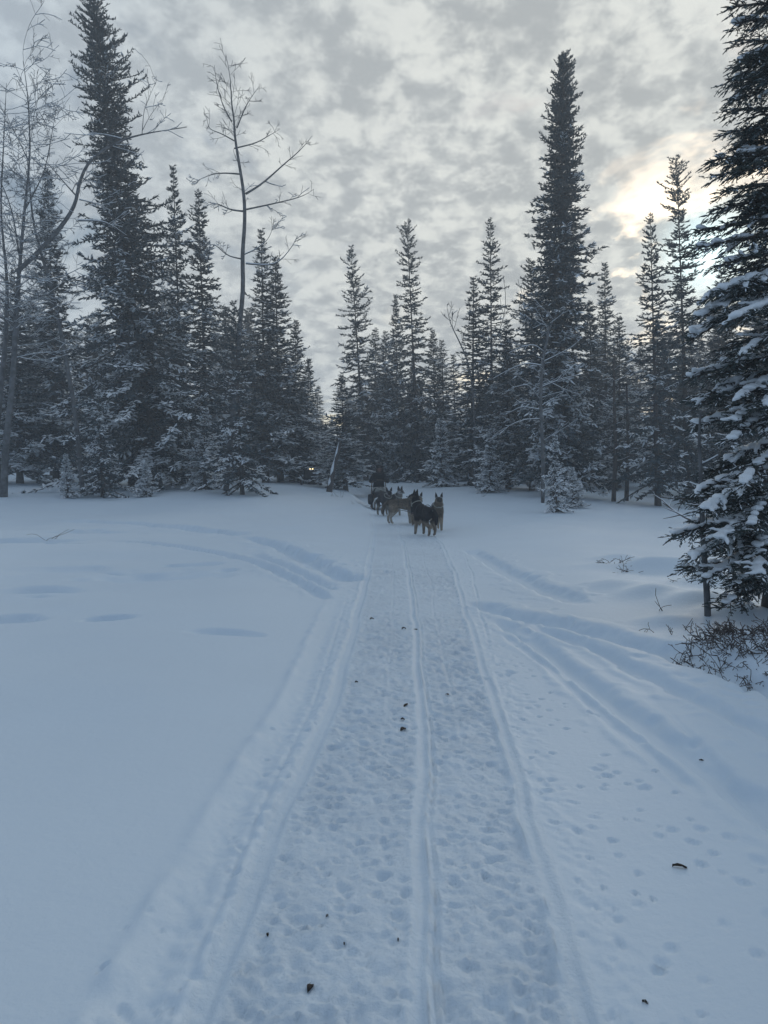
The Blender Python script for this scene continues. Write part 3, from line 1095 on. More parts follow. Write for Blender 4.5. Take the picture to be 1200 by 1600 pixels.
def bare_tree(name, label, cat, loc, trunks, limbs, bark=M_ASPEN, snow=.7, snow_max_z=1e9, sides=6, rmin=0.0):
    t = empty(name, loc, label, cat)
    o = np.array(loc)
    mt = MB()
    for pts, rad in trunks:
        tube(mt, pts - o, rad, 8)
    mt.build('trunk', bark, t)
    ml, sn = MB(), MB()
    g = np.random.default_rng(31)
    for pts, rad in limbs:
        rad = np.maximum(rad, rmin)
        tube(ml, pts - o, rad, 5 if rad[0] > .02 else 3, 0, False)
        if snow > 0:
            dz = np.abs(norm(np.gradient(pts, axis=0))[:, 2])
            if dz.mean() < .75 and g.random() < snow and pts[:, 2].mean() < snow_max_z:
                w = np.maximum(rad * .95, .008) * (1.1 - dz) ** .5
                tube(sn, pts - o + np.array([0, 0, 1.0]) * (rad * .75 + .006)[:, None], w, 4, 0, False)
    ml.build('branches', bark, t)
    if sn.V:
        sn.build('snow_cover', M_SNOWLOAD, t)
    return t


def path(pix, d0, d1=None):
    d1 = d0 if d1 is None else d1
    n = len(pix)
    return np.array([at(x, y, d0 + (d1 - d0) * i / (n - 1)) for i, (x, y) in enumerate(pix)])


def resample(P, n):
    t = np.linspace(0, 1, len(P))
    u = np.linspace(0, 1, n)
    Q = np.stack([np.interp(u, t, P[:, k]) for k in range(3)], -1)
    for _ in range(2):
        Q[1:-1] = .25 * Q[:-2] + .5 * Q[1:-1] + .25 * Q[2:]
    return Q


def sprout(g, out, P, rad, n, L, depth, u0=.15, spread=(.5, 1.1), up=.2, kids=(3, 6), shrink=.5):
    for _ in range(n):
        u = g.uniform(u0, .98) * (len(P) - 1)
        i = int(u)
        q = P[i] + (P[min(i + 1, len(P) - 1)] - P[i]) * (u - i)
        tg = norm(P[min(i + 1, len(P) - 1)] - P[i] + 1e-6)
        ax = np.cross(tg, g.normal(0, 1, 3))
        ax /= np.linalg.norm(ax)
        a = g.uniform(*spread)
        limb(g, out, q, tg * math.cos(a) + ax * math.sin(a), L * g.uniform(.5, 1.2), np.interp(u, np.arange(len(P)), rad) * .5, depth, up, .3, kids, (.5, 1.0), shrink)


# tall aspen
gA = np.random.default_rng(41)
D = 28.5
base_a = Vector((at(352, 700, D).x, D, 0))
base_a.z = gz(base_a.x, D) - .1
tk = resample(np.concatenate([[np.array(base_a)], path([(362, 660), (372, 590), (373, 520), (381, 450), (378, 400), (383, 350), (382, 310), (377, 275), (370, 235), (366, 205), (366, 185), (361, 160), (361, 125), (353, 85)], D)]), 40)
rk = np.interp(np.linspace(0, 1, 40), [0, .3, .55, .75, .9, 1], [.11, .08, .055, .036, .016, .006])
limbs = []
for pix, r in (([(384, 303), (410, 288), (445, 255), (470, 235), (488, 212)], .045), ([(382, 328), (420, 320), (455, 312), (475, 306), (490, 296)], .035), ([(381, 330), (360, 328), (340, 318), (325, 316)], .04),
               ([(376, 272), (350, 270), (330, 272), (300, 286)], .035), ([(366, 232), (400, 224), (420, 212), (437, 202)], .03), ([(366, 220), (345, 208), (326, 202), (323, 182)], .025),
               ([(370, 200), (380, 175), (390, 155), (405, 135)], .028), ([(362, 190), (348, 165), (338, 130), (335, 102)], .026), ([(384, 412), (420, 416), (440, 408), (460, 380), (464, 370)], .03),
               ([(380, 405), (355, 400), (335, 380), (318, 385)], .03), ([(381, 398), (400, 390), (420, 374), (428, 350)], .022)):
    P = resample(path(pix, D, D + gA.uniform(-.8, .8)), 12)
    rr_ = np.linspace(r, .005, 12)
    limbs.append((P, rr_))
    sprout(gA, limbs, P, rr_, 9, .60, 1, .2, (.6, 1.2), .05, (2, 5))
sprout(gA, limbs, tk, rk * .5, 36, .9, 1, .45, (.7, 1.3), .1, (2, 5))
bare_tree('aspen_tree', 'tall bare aspen with crooked open twigs against the sky', 'bare tree', base_a, [(tk, rk)], limbs, snow=.5, snow_max_z=12, rmin=.007)

# twin birch at the picture edge with the arching limb
gB = np.random.default_rng(43)
D = 26.5
bb = Vector((at(4, 700, D).x, D, 0))
bb.z = gz(bb.x, D) - .1
t1 = resample(np.concatenate([[np.array(bb)], path([(8, 700), (20, 600), (24, 520), (28, 450), (38, 330), (48, 240), (44, 150), (36, 95)], D)]), 30)
t2 = resample(np.concatenate([[np.array(bb) + [-.12, .1, 0]], path([(-8, 700), (2, 600), (10, 520), (12, 440), (0, 330), (6, 220), (10, 130)], D + .3)]), 30)
r1 = np.interp(np.linspace(0, 1, 30), [0, .4, .7, 1], [.13, .085, .035, .007])
limbs = []
big_arch = resample(path([(26, 425), (60, 395), (100, 350), (119, 318), (122, 290), (135, 255), (165, 230), (200, 215), (240, 206), (292, 199)], D, D - 1.2), 26)
ra = np.interp(np.linspace(0, 1, 26), [0, .3, .7, 1], [.085, .065, .04, .007])
limbs.append((big_arch, ra))
for pix, r in (([(122, 345), (160, 345), (180, 355), (198, 368)], .03), ([(118, 305), (100, 285), (75, 255), (50, 232)], .028), ([(190, 217), (160, 209), (135, 212), (100, 208)], .02), ([(222, 210), (225, 170), (245, 125)], .016),
               ([(222, 205), (235, 180), (258, 150)], .014), ([(124, 312), (150, 318), (175, 330)], .018), ([(112, 300), (120, 282), (145, 280), (160, 275)], .018),
               ([(28, 450), (60, 465), (100, 455), (130, 460)], .022), ([(24, 520), (60, 530), (100, 528)], .022), ([(22, 560), (55, 552), (95, 550)], .018), ([(28, 430), (70, 440), (105, 430), (150, 405)], .025),
               ([(30, 400), (20, 330), (0, 280), (-20, 250)], .03), ([(38, 330), (70, 270), (80, 215), (88, 170)], .025), ([(44, 250), (20, 200), (5, 170)], .02), ([(10, 440), (-30, 400), (-50, 330)], .03)):
    P = resample(path(pix, D, D + gB.uniform(-1.0, 1.0)), 12)
    rr_ = np.linspace(r, .005, 12)
    limbs.append((P, rr_))
    sprout(gB, limbs, P, rr_, 5, .8, 1, .25, (.5, 1.1), .2, (2, 5))
sprout(gB, limbs, t1, r1 * .6, 26, 2.0, 1, .18, (1.1, 1.6), -.15, (3, 6))
sprout(gB, limbs, big_arch, ra * .5, 8, .9, 1, .3, (.5, 1.1), .3, (2, 5))
sprout(gB, limbs, t1, r1 * .4, 64, 2.1, 2, .38, (.8, 1.4), -.05, (3, 7))
sprout(gB, limbs, t2, r1 * .4, 60, 2.1, 2, .38, (.8, 1.4), -.05, (3, 7))
bare_tree('birch_tree', 'twin-stemmed bare birch with a thick limb arching across the tallest spruce', 'bare tree', bb, [(t1, r1), (t2, r1 * .95)], limbs, snow=.75, rmin=.006)

# leaning aspen stem behind the birch
gC = np.random.default_rng(44)
D = 27.5
bc = Vector((at(128, 700, D).x, D, 0))
bc.z = gz(bc.x, D) - .1
t3 = resample(np.concatenate([[np.array(bc)], path([(118, 640), (104, 570), (92, 500), (78, 440), (62, 390), (50, 340), (46, 280), (40, 230)], D)]), 26)
r3 = np.interp(np.linspace(0, 1, 26), [0, .5, 1], [.09, .065, .01])
limbs = []
sprout(gC, limbs, t3, r3 * .5, 30, 1.5, 2, .3, (.6, 1.2), .25, (3, 6))
bare_tree('aspen_tree', 'bare stem leaning over towards the twin birch', 'bare tree', bc, [(t3, r3)], limbs, snow=.8, rmin=.006)

# snowy aspen before the dense column spruce
gD = np.random.default_rng(45)
D = 25.5
bd = Vector((at(849, 700, D).x, D, 0))
bd.z = gz(bd.x, D) - .1
t4 = resample(np.concatenate([[np.array(bd)], path([(849, 700), (844, 640), (846, 590), (848, 555), (855, 535), (857, 515), (865, 500), (875, 480)], D)]), 24)
r4 = np.interp(np.linspace(0, 1, 24), [0, .6, 1], [.065, .045, .007])
limbs = []
for pix, r in (([(847, 572), (825, 567), (800, 575), (770, 592)], .024), ([(850, 550), (835, 538), (815, 542), (795, 552)], .02), ([(850, 565), (870, 555), (890, 545), (905, 532)], .02), ([(846, 605), (870, 595), (885, 590), (908, 585)], .02),
               ([(857, 596), (875, 605), (890, 612), (905, 616)], .016), ([(845, 635), (860, 625), (875, 620), (888, 616)], .018), ([(844, 625), (825, 600), (800, 606)], .02), ([(843, 640), (815, 635), (790, 648)], .02), ([(843, 655), (820, 655), (795, 665), (780, 680)], .016),
               ([(857, 512), (845, 500), (835, 498)], .012), ([(860, 505), (880, 490), (888, 470)], .012)):
    P = resample(path(pix, D, D - gD.uniform(0, 1.2)), 12)
    rr_ = np.linspace(r, .006, 12)
    limbs.append((P, rr_))
    sprout(gD, limbs, P, rr_, 3, .5, 0, .3, (.5, 1.0), .1)
sprout(gD, limbs, t4, r4 * .5, 12, 1.1, 1, .15, (.9, 1.4), .0, (2, 5))
bare_tree('aspen_tree', 'bare aspen with white snow lines on its branches before the dense column spruce', 'bare tree', bd, [(t4, r4)], limbs, snow=1.0, rmin=.008)

# a thin bare tree whose twigs cross the central gap
gE = np.random.default_rng(46)
D = 34.0
be = Vector((at(742, 700, D).x, D, 0))
be.z = gz(be.x, D) - .1
t5 = resample(np.concatenate([[np.array(be)], path([(742, 660), (738, 600), (730, 560), (716, 530), (703, 505), (699, 482)], D)]), 20)
r5 = np.interp(np.linspace(0, 1, 20), [0, .6, 1], [.045, .030, .008])
limbs = []
for pix, r in (([(738, 600), (760, 560), (785, 510), (792, 470), (786, 430)], .03), ([(730, 560), (705, 565), (688, 560)], .015), ([(785, 510), (810, 490), (815, 455)], .015)):
    P = resample(path(pix, D, D), 12)
    rr_ = np.linspace(r, .008, 12)
    limbs.append((P, rr_))
    sprout(gE, limbs, P, rr_, 5, .7, 0, .3)
sprout(gE, limbs, t5, r5 * .5, 12, .8, 1, .4, (.5, 1.1), .3, (2, 4))
bare_tree('aspen_tree', 'thin bare tree with twigs crossing the central sky gap', 'bare tree', be, [(t5, r5)], limbs, snow=.3, rmin=.010)

# two bare poles past the dense column
for px, ty, lab in ((960, 560, 'dark bare pole past the dense column, the one nearer to it'), (980, 600, 'dark bare pole past the dense column, the one nearer to the snowy spruce')):
    D = 27.0 + (px - 960) * .03
    b_ = Vector((at(px, 700, D).x, D, 0))
    b_.z = gz(b_.x, D) - .1
    P = resample(np.concatenate([[np.array(b_)], path([(px + 2, 700), (px, 640), (px - 1, ty)], D)]), 14)
    g_ = np.random.default_rng(px)
    limbs = []
    sprout(g_, limbs, P, np.full(14, .03), 16, .8, 0, .2, (1.0, 1.5), -.1)
    bare_tree('dead_tree', lab, 'bare tree', b_, [(P, np.linspace(.085, .03, 14))], limbs, M_BARK, .7, rmin=.007)

# slim snag beside the near spruce
D = 7.15
bs = on_ground(1107, 962)
D = bs.y
P = resample(np.concatenate([[np.array(bs) - [0, 0, .15]], path([(1105, 930), (1101, 880), (1098, 830), (1096, 770), (1094, 720), (1092, 680), (1095, 640)], D)]), 24)
g_ = np.random.default_rng(5)
limbs = [(resample(path([(1096, 726), (1105, 722), (1122, 712)], D), 6), np.linspace(.010, .004, 6))]
for yy_, ln in ((760, -.08), (800, .07), (695, .06), (664, -.08), (780, .06)):
    p0 = np.array(at(1095, yy_, D))
    limbs.append((np.array([p0, p0 + [ln * .5, .02, .01], p0 + [ln, .03, .03]]), np.array([.005, .004, .002])))
bare_tree('dead_sapling', 'slim bare sapling stem with one snowy stub, rising from the brush heap', 'sapling', bs, [(P, np.interp(np.linspace(0, 1, 24), [0, .5, 1], [.030, .021, .008]))], limbs, M_ASPEN, 1.0)

# leaning snow-plastered stump
D = 31.0
P = resample(path([(514, 774), (517, 755), (521, 735), (527, 712), (531, 694)], D), 10)
gz_s = gz(P[0][0], D)
P = P + np.array([0, 0, gz_s - P[0][2] - .05])
st = empty('leaning_stump', P[0], 'leaning pale dead trunk with snow plastered along its side', 'dead trunk')
m = MB()
tube(m, P - P[0] - np.array([0, 0, .02]), np.linspace(.13, .07, 10), 9)
m.build('trunk', M_BARK, st)
m = MB()
tube(m, P - P[0] + np.array([-.03, -.05, .015]), np.linspace(.095, .045, 10) * np.array([.1, .55, .9, .5, .95, .75, .4, .8, .5, .1]), 8)
m.build('snow_cover', M_SNOWLOAD, st)

# fallen bare branch at the foot of the snowy spruce
P0 = on_ground(1072, 817)
fb = empty('fallen_branch', P0, 'fallen bare branch lying out on the snow below the snowy spruce', 'branch')
m, sn = MB(), MB()
P = resample(np.array([np.array(at(x, y, P0.y + k)) for x, y, k in ((1088, 816, -.1), (1074, 811, 0), (1060, 803, .2), (1046, 793, .4), (1036, 786, .6))]), 10) - np.array(P0)
tube(m, P, np.linspace(.03, .010, 10), 5)
for i, (dx, dz) in enumerate(((-.5, .25), (-.35, -.1), (-.4, .35), (.2, .3))):
    q = P[2 + i * 2 - (i > 2) * 1]
    tube(m, np.array([q, q + [dx * .5, .1, dz * .6], q + [dx, .15, dz]]), [.014, .009, .004], 4, 0, False)
    tube(sn, np.array([q, q + [dx * .5, .1, dz * .6], q + [dx, .15, dz]]) + np.array([0, 0, .016]), [.010, .010, .005], 4, 0, False)
tube(sn, P + np.array([0, 0, .026]), np.linspace(.020, .008, 10), 5)
m.build('branch', M_TWIG, fb)
sn.build('snow_cover', M_SNOWLOAD, fb)


# ------------------------------------------------------------------ brush and stalks poking through the snow
def brush(name, label, cat, c, n, L, rad, spread, seed, flat=.6, r0=.004, depth=1):
    g = np.random.default_rng(seed)
    t = empty(name, c, label, cat)
    out = []
    for _ in range(n):
        a = g.uniform(0, 6.28)
        q = g.uniform(0, 1) ** .6 * rad
        x, y = math.cos(a) * q, math.sin(a) * q * .7
        p = np.array([x, y, gz(c[0] + x, c[1] + y) - c[2] - .03])
        b = g.uniform(0, 6.28)
        d = np.array([math.cos(b) * spread, math.sin(b) * spread, g.uniform(.25, 1.0) * (1.2 - flat)])
        limb(g, out, p, d, L * g.uniform(.5, 1.2), r0 * g.uniform(.7, 1.3), depth, -.15, .6, (2, 5), (.4, 1.0), .5)
    m = MB()
    for pts, r in out:
        tube(m, pts, np.maximum(r, .0018), 3, 0, False)
    m.build('twigs', M_TWIG, t)
    return t


brush('brush_heap', 'tangled heap of bare brown twigs round the foot of the near spruce', 'shrub', on_ground(1162, 996), 380, .17, .42, .8, 61, .45, .0026)
brush('brush_heap', 'sparse bare twigs on the near side of the tangled brush heap', 'shrub', on_ground(1188, 1035), 110, .16, .32, .8, 62, .45, .0026)
brush('dry_stalks', 'spray of dry stalks on top of the highest snow mound', 'dry plant', on_ground(962, 880), 14, .26, .12, 1.0, 63, .5, .0035, 1)
brush('dry_stalks', 'few dark dry stalks just below the highest snow mound', 'dry plant', on_ground(980, 893), 9, .20, .12, 1.0, 64, .6, .0035, 1)
brush('dry_stalks', 'single upright dry stalk on the slope before the brush heap', 'dry plant', on_ground(1034, 955), 3, .22, .03, .25, 65, .0, .003, 0)
brush('dry_stalks', 'few short dry stalks below the single upright stalk', 'dry plant', on_ground(1052, 990), 6, .20, .16, .8, 66, .4, .003, 1)
brush('dry_stalks', 'dry forked stalks between the mounds and the slim sapling', 'dry plant', on_ground(1074, 905), 6, .22, .14, .7, 67, .3, .003, 1)
brush('dry_stalks', 'lone dark twig leaning at the picture edge below the brush', 'dry plant', on_ground(1198, 1090), 2, .20, .02, .5, 68, .1, .004, 0)
brush('dry_stalks', 'thin dry twig in the churned snow far across from the mounds', 'dry plant', on_ground(78, 842), 4, .45, .10, .9, 69, .5, .005, 0)
brush('dry_stalks', 'scrap of dry grass by the cut beside the leaning stump', 'dry plant', on_ground(528, 776), 16, .35, .30, 1.0, 70, .7, .006, 0)
brush('dry_stalks', 'dark dry weeds on the lip of the cut beside the sled', 'dry plant', on_ground(563, 788), 22, .26, .30, 1.0, 71, .8, .006, 0)
brush('dry_stalks', 'small dead weed in the open snow beyond the lead dogs', 'dry plant', on_ground(752, 776), 6, .30, .10, .6, 72, .3, .005, 0)

# ------------------------------------------------------------------ dog team
def coat_mat(name):
    m, t, b = new_mat(name)
    at_ = NN(t, 'ShaderNodeVertexColor', layer_name='coat')
    tcn = NN(t, 'ShaderNodeTexCoord')
    n = noise(t, tcn.outputs['Object'], 28.0, 4)
    vmul = NN(t, 'ShaderNodeVectorMath', operation='SCALE')
    t.links.new(at_.outputs[0], vmul.inputs[0])
    t.links.new(maprange(t, n, .25, .75, .6, 1.35), vmul.inputs['Scale'])
    t.links.new(vmul.outputs[0], b.inputs['Base Color'])
    b.inputs['Roughness'].default_value = .9
    b.inputs['Specular IOR Level'].default_value = .15
    bp = NN(t, 'ShaderNodeBump')
    bp.inputs['Strength'].default_value = .7
    bp.inputs['Distance'].default_value = .012
    t.links.new(noise(t, tcn.outputs['Object'], 60.0, 4), bp.inputs['Height'])
    t.links.new(bp.outputs[0], b.inputs['Normal'])
    return m


M_COAT = coat_mat('dog_coat')
M_EYE = simple('dog_eye', (.02, .015, .012), .2, .1, 10, 0, .5)
M_NOSE = simple('dog_nose', (.015, .015, .016), .4, .1, 10)
M_WEB = simple('harness_webbing', (.05, .055, .06), .8, .2, 40)
M_COLLAR = simple('collar_webbing', (.32, .33, .30), .8, .2, 40)
M_ROPE = simple('line_rope', (.16, .17, .18), .8, .2, 40)


def skin_mesh(verts, edges, radii, root, levels=2, name='body'):
    me = bpy.data.meshes.new('tmp')
    me.from_pydata([tuple(v) for v in verts], edges, [])
    o = bpy.data.objects.new('tmp', me)
    COL.objects.link(o)
    o.modifiers.new('skin', 'SKIN').use_smooth_shade = True
    for i, r in enumerate(radii):
        sv = me.skin_vertices[0].data[i]
        sv.radius = (r, r) if not isinstance(r, tuple) else r
        sv.use_root = (i == root)
    ss = o.modifiers.new('sub', 'SUBSURF')
    ss.levels = ss.render_levels = levels
    dg = bpy.context.evaluated_depsgraph_get()
    out = bpy.data.meshes.new_from_object(o.evaluated_get(dg))
    out.name = name
    bpy.data.objects.remove(o)
    bpy.data.meshes.remove(me)
    return out


def make_dog(label, foot, heading, coat, head_yaw=0.0, head_pitch=0.0, neck_up=0.0, scale=1.0, stride=0.0, ears='up', collar=True):
    """coat: back, side, leg, face, mask, ear colours"""
    rz = math.atan2(heading[1], heading[0])
    t = empty('sled_dog', foot, label, 'dog', 'dogs of the sled team', rz)
    t.scale = (scale,) * 3
    V, E, R, tagv = [], [], [], []

    def v(p, r, tg, link=None):
        V.append(np.array(p, float))
        R.append(r)
        tagv.append(tg)
        if link is not None:
            E.append((link, len(V) - 1))
        return len(V) - 1
    pel = v((-.27, 0, .510), (.120, .135), 'body')
    waist = v((-.10, 0, .520), (.110, .125), 'body', pel)
    rib = v((.08, 0, .490), (.130, .165), 'body', waist)
    che = v((.22, 0, .50), (.125, .160), 'body', rib)
    nk1 = v((.315, 0, .60 + neck_up * .3), (.112, .125), 'neck', che)
    nk2 = v((.375, 0, .70 + neck_up), (.098, .105), 'neck', nk1)
    # head frame
    hc = np.array((.405, 0, .765 + neck_up))
    Mh = np.array((Matrix.Rotation(head_yaw, 3, 'Z') @ Matrix.Rotation(-head_pitch, 3, 'Y')))

    def hp(p):
        return hc + Mh @ np.array(p, float)
    sk0 = v(hp((.0, 0, 0)), (.102, .092), 'head', nk2)
    sk1 = v(hp((.060, 0, .002)), (.080, .070), 'head', sk0)
    mz0 = v(hp((.110, 0, -.024)), (.048, .044), 'muzzle', sk1)
    mz1 = v(hp((.165, 0, -.034)), (.036, .034), 'muzzle', mz0)
    for s in (1, -1):
        k = stride * s
        sh = v((.20, s * .075, .40), .066, 'body', che)
        el = v((.165 + k * .3, s * .085, .30), .054, 'leg', sh)
        wr = v((.195 + k * .8, s * .085, .135), .034, 'leg', el)
        pa = v((.195 + k, s * .085, .045), .030, 'foot', wr)
        v((.235 + k, s * .085, .026), .027, 'foot', pa)
        hi = v((-.265, s * .075, .43), .086, 'body', pel)
        kn = v((-.19 - k * .3, s * .09, .315), .066, 'leg', hi)
        ho = v((-.335 - k * .7, s * .085, .185), .034, 'leg', kn)
        pb = v((-.315 - k, s * .085, .05), .029, 'foot', ho)
        v((-.265 - k, s * .085, .026), .027, 'foot', pb)
    tl0 = v((-.375, 0, .56), .035, 'tail', pel)
    tl1 = v((-.46, 0, .47), .055, 'tail', tl0)
    tl2 = v((-.50, .01, .34), .050, 'tail', tl1)
    v((-.505, .02, .24), .018, 'tail', tl2)
    me = skin_mesh(V, E, R, pel)
    bm = bmesh.new()
    bm.from_mesh(me)
    # ears grown on the skull
    ear_from = len(bm.verts)
    for s in (1, -1):
        base = [hp((-.035, s * .028, .065)), hp((.025, s * .026, .068)), hp((.015, s * .088, .040)), hp((-.030, s * .088, .036))]
        tipz = hp((-.012, s * .078, .170)) if ears == 'up' else hp((-.050, s * .075, .130))
        vs_ = [bm.verts.new(b) for b in base]
        mid = [bm.verts.new(b * .42 + tipz * .58 + (b - np.mean(base, axis=0)) * .10) for b in base]
        tp = bm.verts.new(tipz)
        for i in range(4):
            j = (i + 1) % 4
            bm.faces.new((vs_[i], vs_[j], mid[j], mid[i]) if s < 0 else (vs_[j], vs_[i], mid[i], mid[j]))
            bm.faces.new((mid[i], mid[j], tp) if s < 0 else (mid[j], mid[i], tp))
    for f in bm.faces:
        f.smooth = True
    bm.to_mesh(me)
    bm.free()
    cols = []
    VV = np.array(V)
    for i, vv in enumerate(me.vertices):
        p = np.array(vv.co)
        if i >= ear_from:
            c = coat['ear']
        else:
            tg = tagv[int(np.argmin(((VV - p) ** 2).sum(1)))]
            if tg == 'body':
                h = (p[2] - .36) / .27
                c = [(a * (1 - w) + b * w) for a, b, w in zip(coat['side'], coat['back'], (float(sm(.30, .75, np.array(h))),) * 3)]
            elif tg == 'leg':
                w = float(sm(.34, .26, np.array(p[2])))
                c = [a * (1 - w) + b * w for a, b in zip(coat['side'], coat['leg'])]
            elif tg == 'foot':
                c = coat['leg']
            elif tg == 'neck':
                fr = float(sm(.33, .40, np.array(p[0] - (p[2] - .62) * .4)))
                c = [a * (1 - fr) + b * fr for a, b in zip(coat['back'], coat['side'])]
            elif tg == 'tail':
                c = coat['back']
            else:
                q = Mh.T @ (p - hc)
                top = float(sm(-.01, .035, np.array(q[2] - max(0, q[0] - .08) * .0)))
                c = [a * (1 - top) + b * top for a, b in zip(coat['face'], coat['mask'])]
                if tg == 'muzzle' and q[2] > -.03:
                    c = coat['mask']
        cols.append((*c, 1.0))
    ca_ = me.color_attributes.new('coat', 'FLOAT_COLOR', 'POINT')
    ca_.data.foreach_set('color', np.array(cols, dtype=np.float32).ravel())
    me.materials.clear()
    me.materials.append(M_COAT)
    bo = bpy.data.objects.new('body', me)
    COL.objects.link(bo)
    bo.parent = t
    for s in (1, -1):
        m_ = MB()
        blob(m_, hp((.112, s * .040, .020)), (.011, .011, .011))
        m_.build('eye', M_EYE, t)
    m_ = MB()
    blob(m_, hp((.196, 0, -.026)), (.014, .018, .014))
    m_.build('nose', M_NOSE, t)
    # collar and harness straps lie on the coat

    def hoop(name, c, ax, ry, rz_, w, mat):
        ax = np.array(ax, float) / np.linalg.norm(ax)
        sd = np.array([0, 1.0, 0])
        up = np.cross(ax, sd)
        an = np.linspace(0, 2 * math.pi, 22)
        m_ = MB()
        ring = np.array(c) + sd * np.cos(an)[:, None] * ry + up * np.sin(an)[:, None] * rz_
        tube(m_, ring, w, 5, 0, False)
        m_.build(name, mat, t)
    if collar:
        hoop('collar', (.33, 0, .635 + neck_up * .5), (.55, 0, .83), .112, .124, .010, M_COLLAR)
    hoop('harness', (.16, 0, .50), (1, 0, .15), .134, .170, .009, M_WEB)
    hoop('harness_strap', (-.12, 0, .525), (1, 0, 0), .115, .130, .008, M_WEB)
    return t


BLACK = dict(back=(.018, .019, .022), side=(.030, .030, .033), leg=(.20, .165, .13), face=(.10, .085, .07), mask=(.022, .022, .025), ear=(.016, .016, .019))
SABLE = dict(back=(.04, .038, .037), side=(.13, .105, .082), leg=(.30, .25, .19), face=(.21, .17, .135), mask=(.050, .047, .045), ear=(.030, .029, .030))
TAN = dict(back=(.10, .085, .07), side=(.22, .18, .14), leg=(.36, .32, .27), face=(.22, .18, .14), mask=(.08, .07, .06), ear=(.05, .045, .042))
DARK = dict(back=(.030, .030, .034), side=(.060, .055, .052), leg=(.22, .20, .17), face=(.24, .23, .22), mask=(.030, .029, .031), ear=(.022, .022, .025))
GREY = dict(back=(.055, .056, .060), side=(.16, .15, .14), leg=(.26, .24, .21), face=(.34, .34, .34), mask=(.08, .078, .078), ear=(.025, .025, .028))


def dog_foot(px, py):
    p = on_ground(px, py)
    return p + Vector((0, 0, .0))


make_dog('black sled dog seen from behind with its head turned to look back', dog_foot(663, 837), (-.46, .89), BLACK, head_yaw=.55, head_pitch=.1, neck_up=.05, scale=.98, stride=.03)
make_dog('tan-legged sled dog facing the camera beside the black lead dog', dog_foot(682, 829), (.06, -1), SABLE, head_yaw=.0, head_pitch=-.12, neck_up=-.03, scale=.97, stride=.03)
make_dog('pale tan sled dog standing side-on behind the black lead dog', dog_foot(629, 819), (.93, .1), TAN, head_yaw=.9, head_pitch=-.3, neck_up=-.12, scale=1.0, stride=.03)
make_dog('black sled dog almost hidden behind the black lead dog', dog_foot(651, 821), (-.1, -1), BLACK, head_yaw=-.3, neck_up=-.12, head_pitch=-.3, scale=.98, stride=.02)
make_dog('dark sled dog closest to the white bow of the sled', dog_foot(600, 806), (.35, -.93), DARK, head_yaw=-.15, head_pitch=-.3, neck_up=-.07, scale=1.0, stride=.02)
make_dog('grey-faced sled dog standing just behind the pale tan one', dog_foot(615, 806), (.45, -.88), GREY, head_yaw=.2, head_pitch=-.1, neck_up=-.02, scale=.98, stride=.03)

# ------------------------------------------------------------------ sled
M_WOOD = simple('sled_wood', (.10, .075, .055), .7, .3, 12)
M_DARKCLOTH = simple('sled_bag_cloth', (.028, .031, .036), .85, .3, 10, .3)
M_BLANKET = simple('blanket_cloth', (.30, .30, .28), .9, .3, 18, .4)
M_WHITE = simple('white_plastic', (.62, .63, .62), .5, .08, 8)
M_PARKA = simple('parka_cloth', (.016, .018, .021), .85, .3, 9, .4)
M_FUR = simple('ruff_fur', (.035, .030, .029), .95, .4, 40, .8)
M_SKIN = simple('face_skin', (.16, .10, .08), .6, .1, 12)
S0 = on_ground(597, 797.5)
sled = empty('dog_sled', (S0.x, S0.y, gz(S0.x, S0.y + 1)), 'loaded dog sled with a white bow in front and a striped blanket on top', 'sled', None, math.radians(4))
for s in (1, -1):
    m = MB()
    tube(m, [(s * .25, -.25, .30), (s * .25, -.20, .14), (s * .25, -.05, .04), (s * .25, .25, .022), (s * .25, 1.3, .022), (s * .25, 2.45, .030)], .022, 6)
    m.build('runner', M_WOOD, sled)
for y in (.35, .95, 1.55):
    for s in (1, -1):
        m = MB()
        tube(m, [(s * .25, y, .02), (s * .24, y + .03, .20), (s * .22, y + .08, .52)], .014, 6)
        m.build('stanchion', M_WOOD, sled)
for k in range(6):
    m = MB()
    box(m, (-.20 + k * .08, .85, .225), (.045, 1.7, .014))
    m.build('slat', M_WOOD, sled)
m = MB()
tube(m, [(-.27, .05, .10), (-.29, -.12, .24), (-.24, -.24, .40), (-.10, -.31, .46), (.10, -.31, .46), (.24, -.24, .40), (.29, -.12, .24), (.27, .05, .10)], .028, 8)
m.build('brush_bow', M_WHITE, sled)
m = MB()
tube(m, [(-.25, 1.62, .05), (-.26, 1.72, .55), (-.24, 1.80, .92), (-.12, 1.83, 1.0), (.12, 1.83, 1.0), (.24, 1.80, .92), (.26, 1.72, .55), (.25, 1.62, .05)], .018, 8)
m.build('handlebar', M_WOOD, sled)


def lumpy(c, s, seed, amp=.06, cuts=14):
    g = np.random.default_rng(seed)
    bm = bmesh.new()
    bmesh.ops.create_cube(bm, size=2.0)
    bmesh.ops.subdivide_edges(bm, edges=bm.edges[:], cuts=cuts, use_grid_fill=True)
    V = np.array([v_.co[:] for v_ in bm.verts])
    bm.verts.index_update()
    Fq = np.array([[v_.index for v_ in f.verts] for f in bm.faces])
    bm.free()
    n = np.linalg.norm(V, axis=1, keepdims=True)
    V = V / np.maximum(n, 1e-6) * (n * .45 + .62)
    V = V * (1 + amp * vnoise(V[:, 0] * 3 + seed, V[:, 1] * 3 + V[:, 2] * 2.3, seed)[:, None])
    m_ = MB()
    m_.add(V * np.array(s) * .5 / 1.0 + np.array(c), Fq)
    return m_


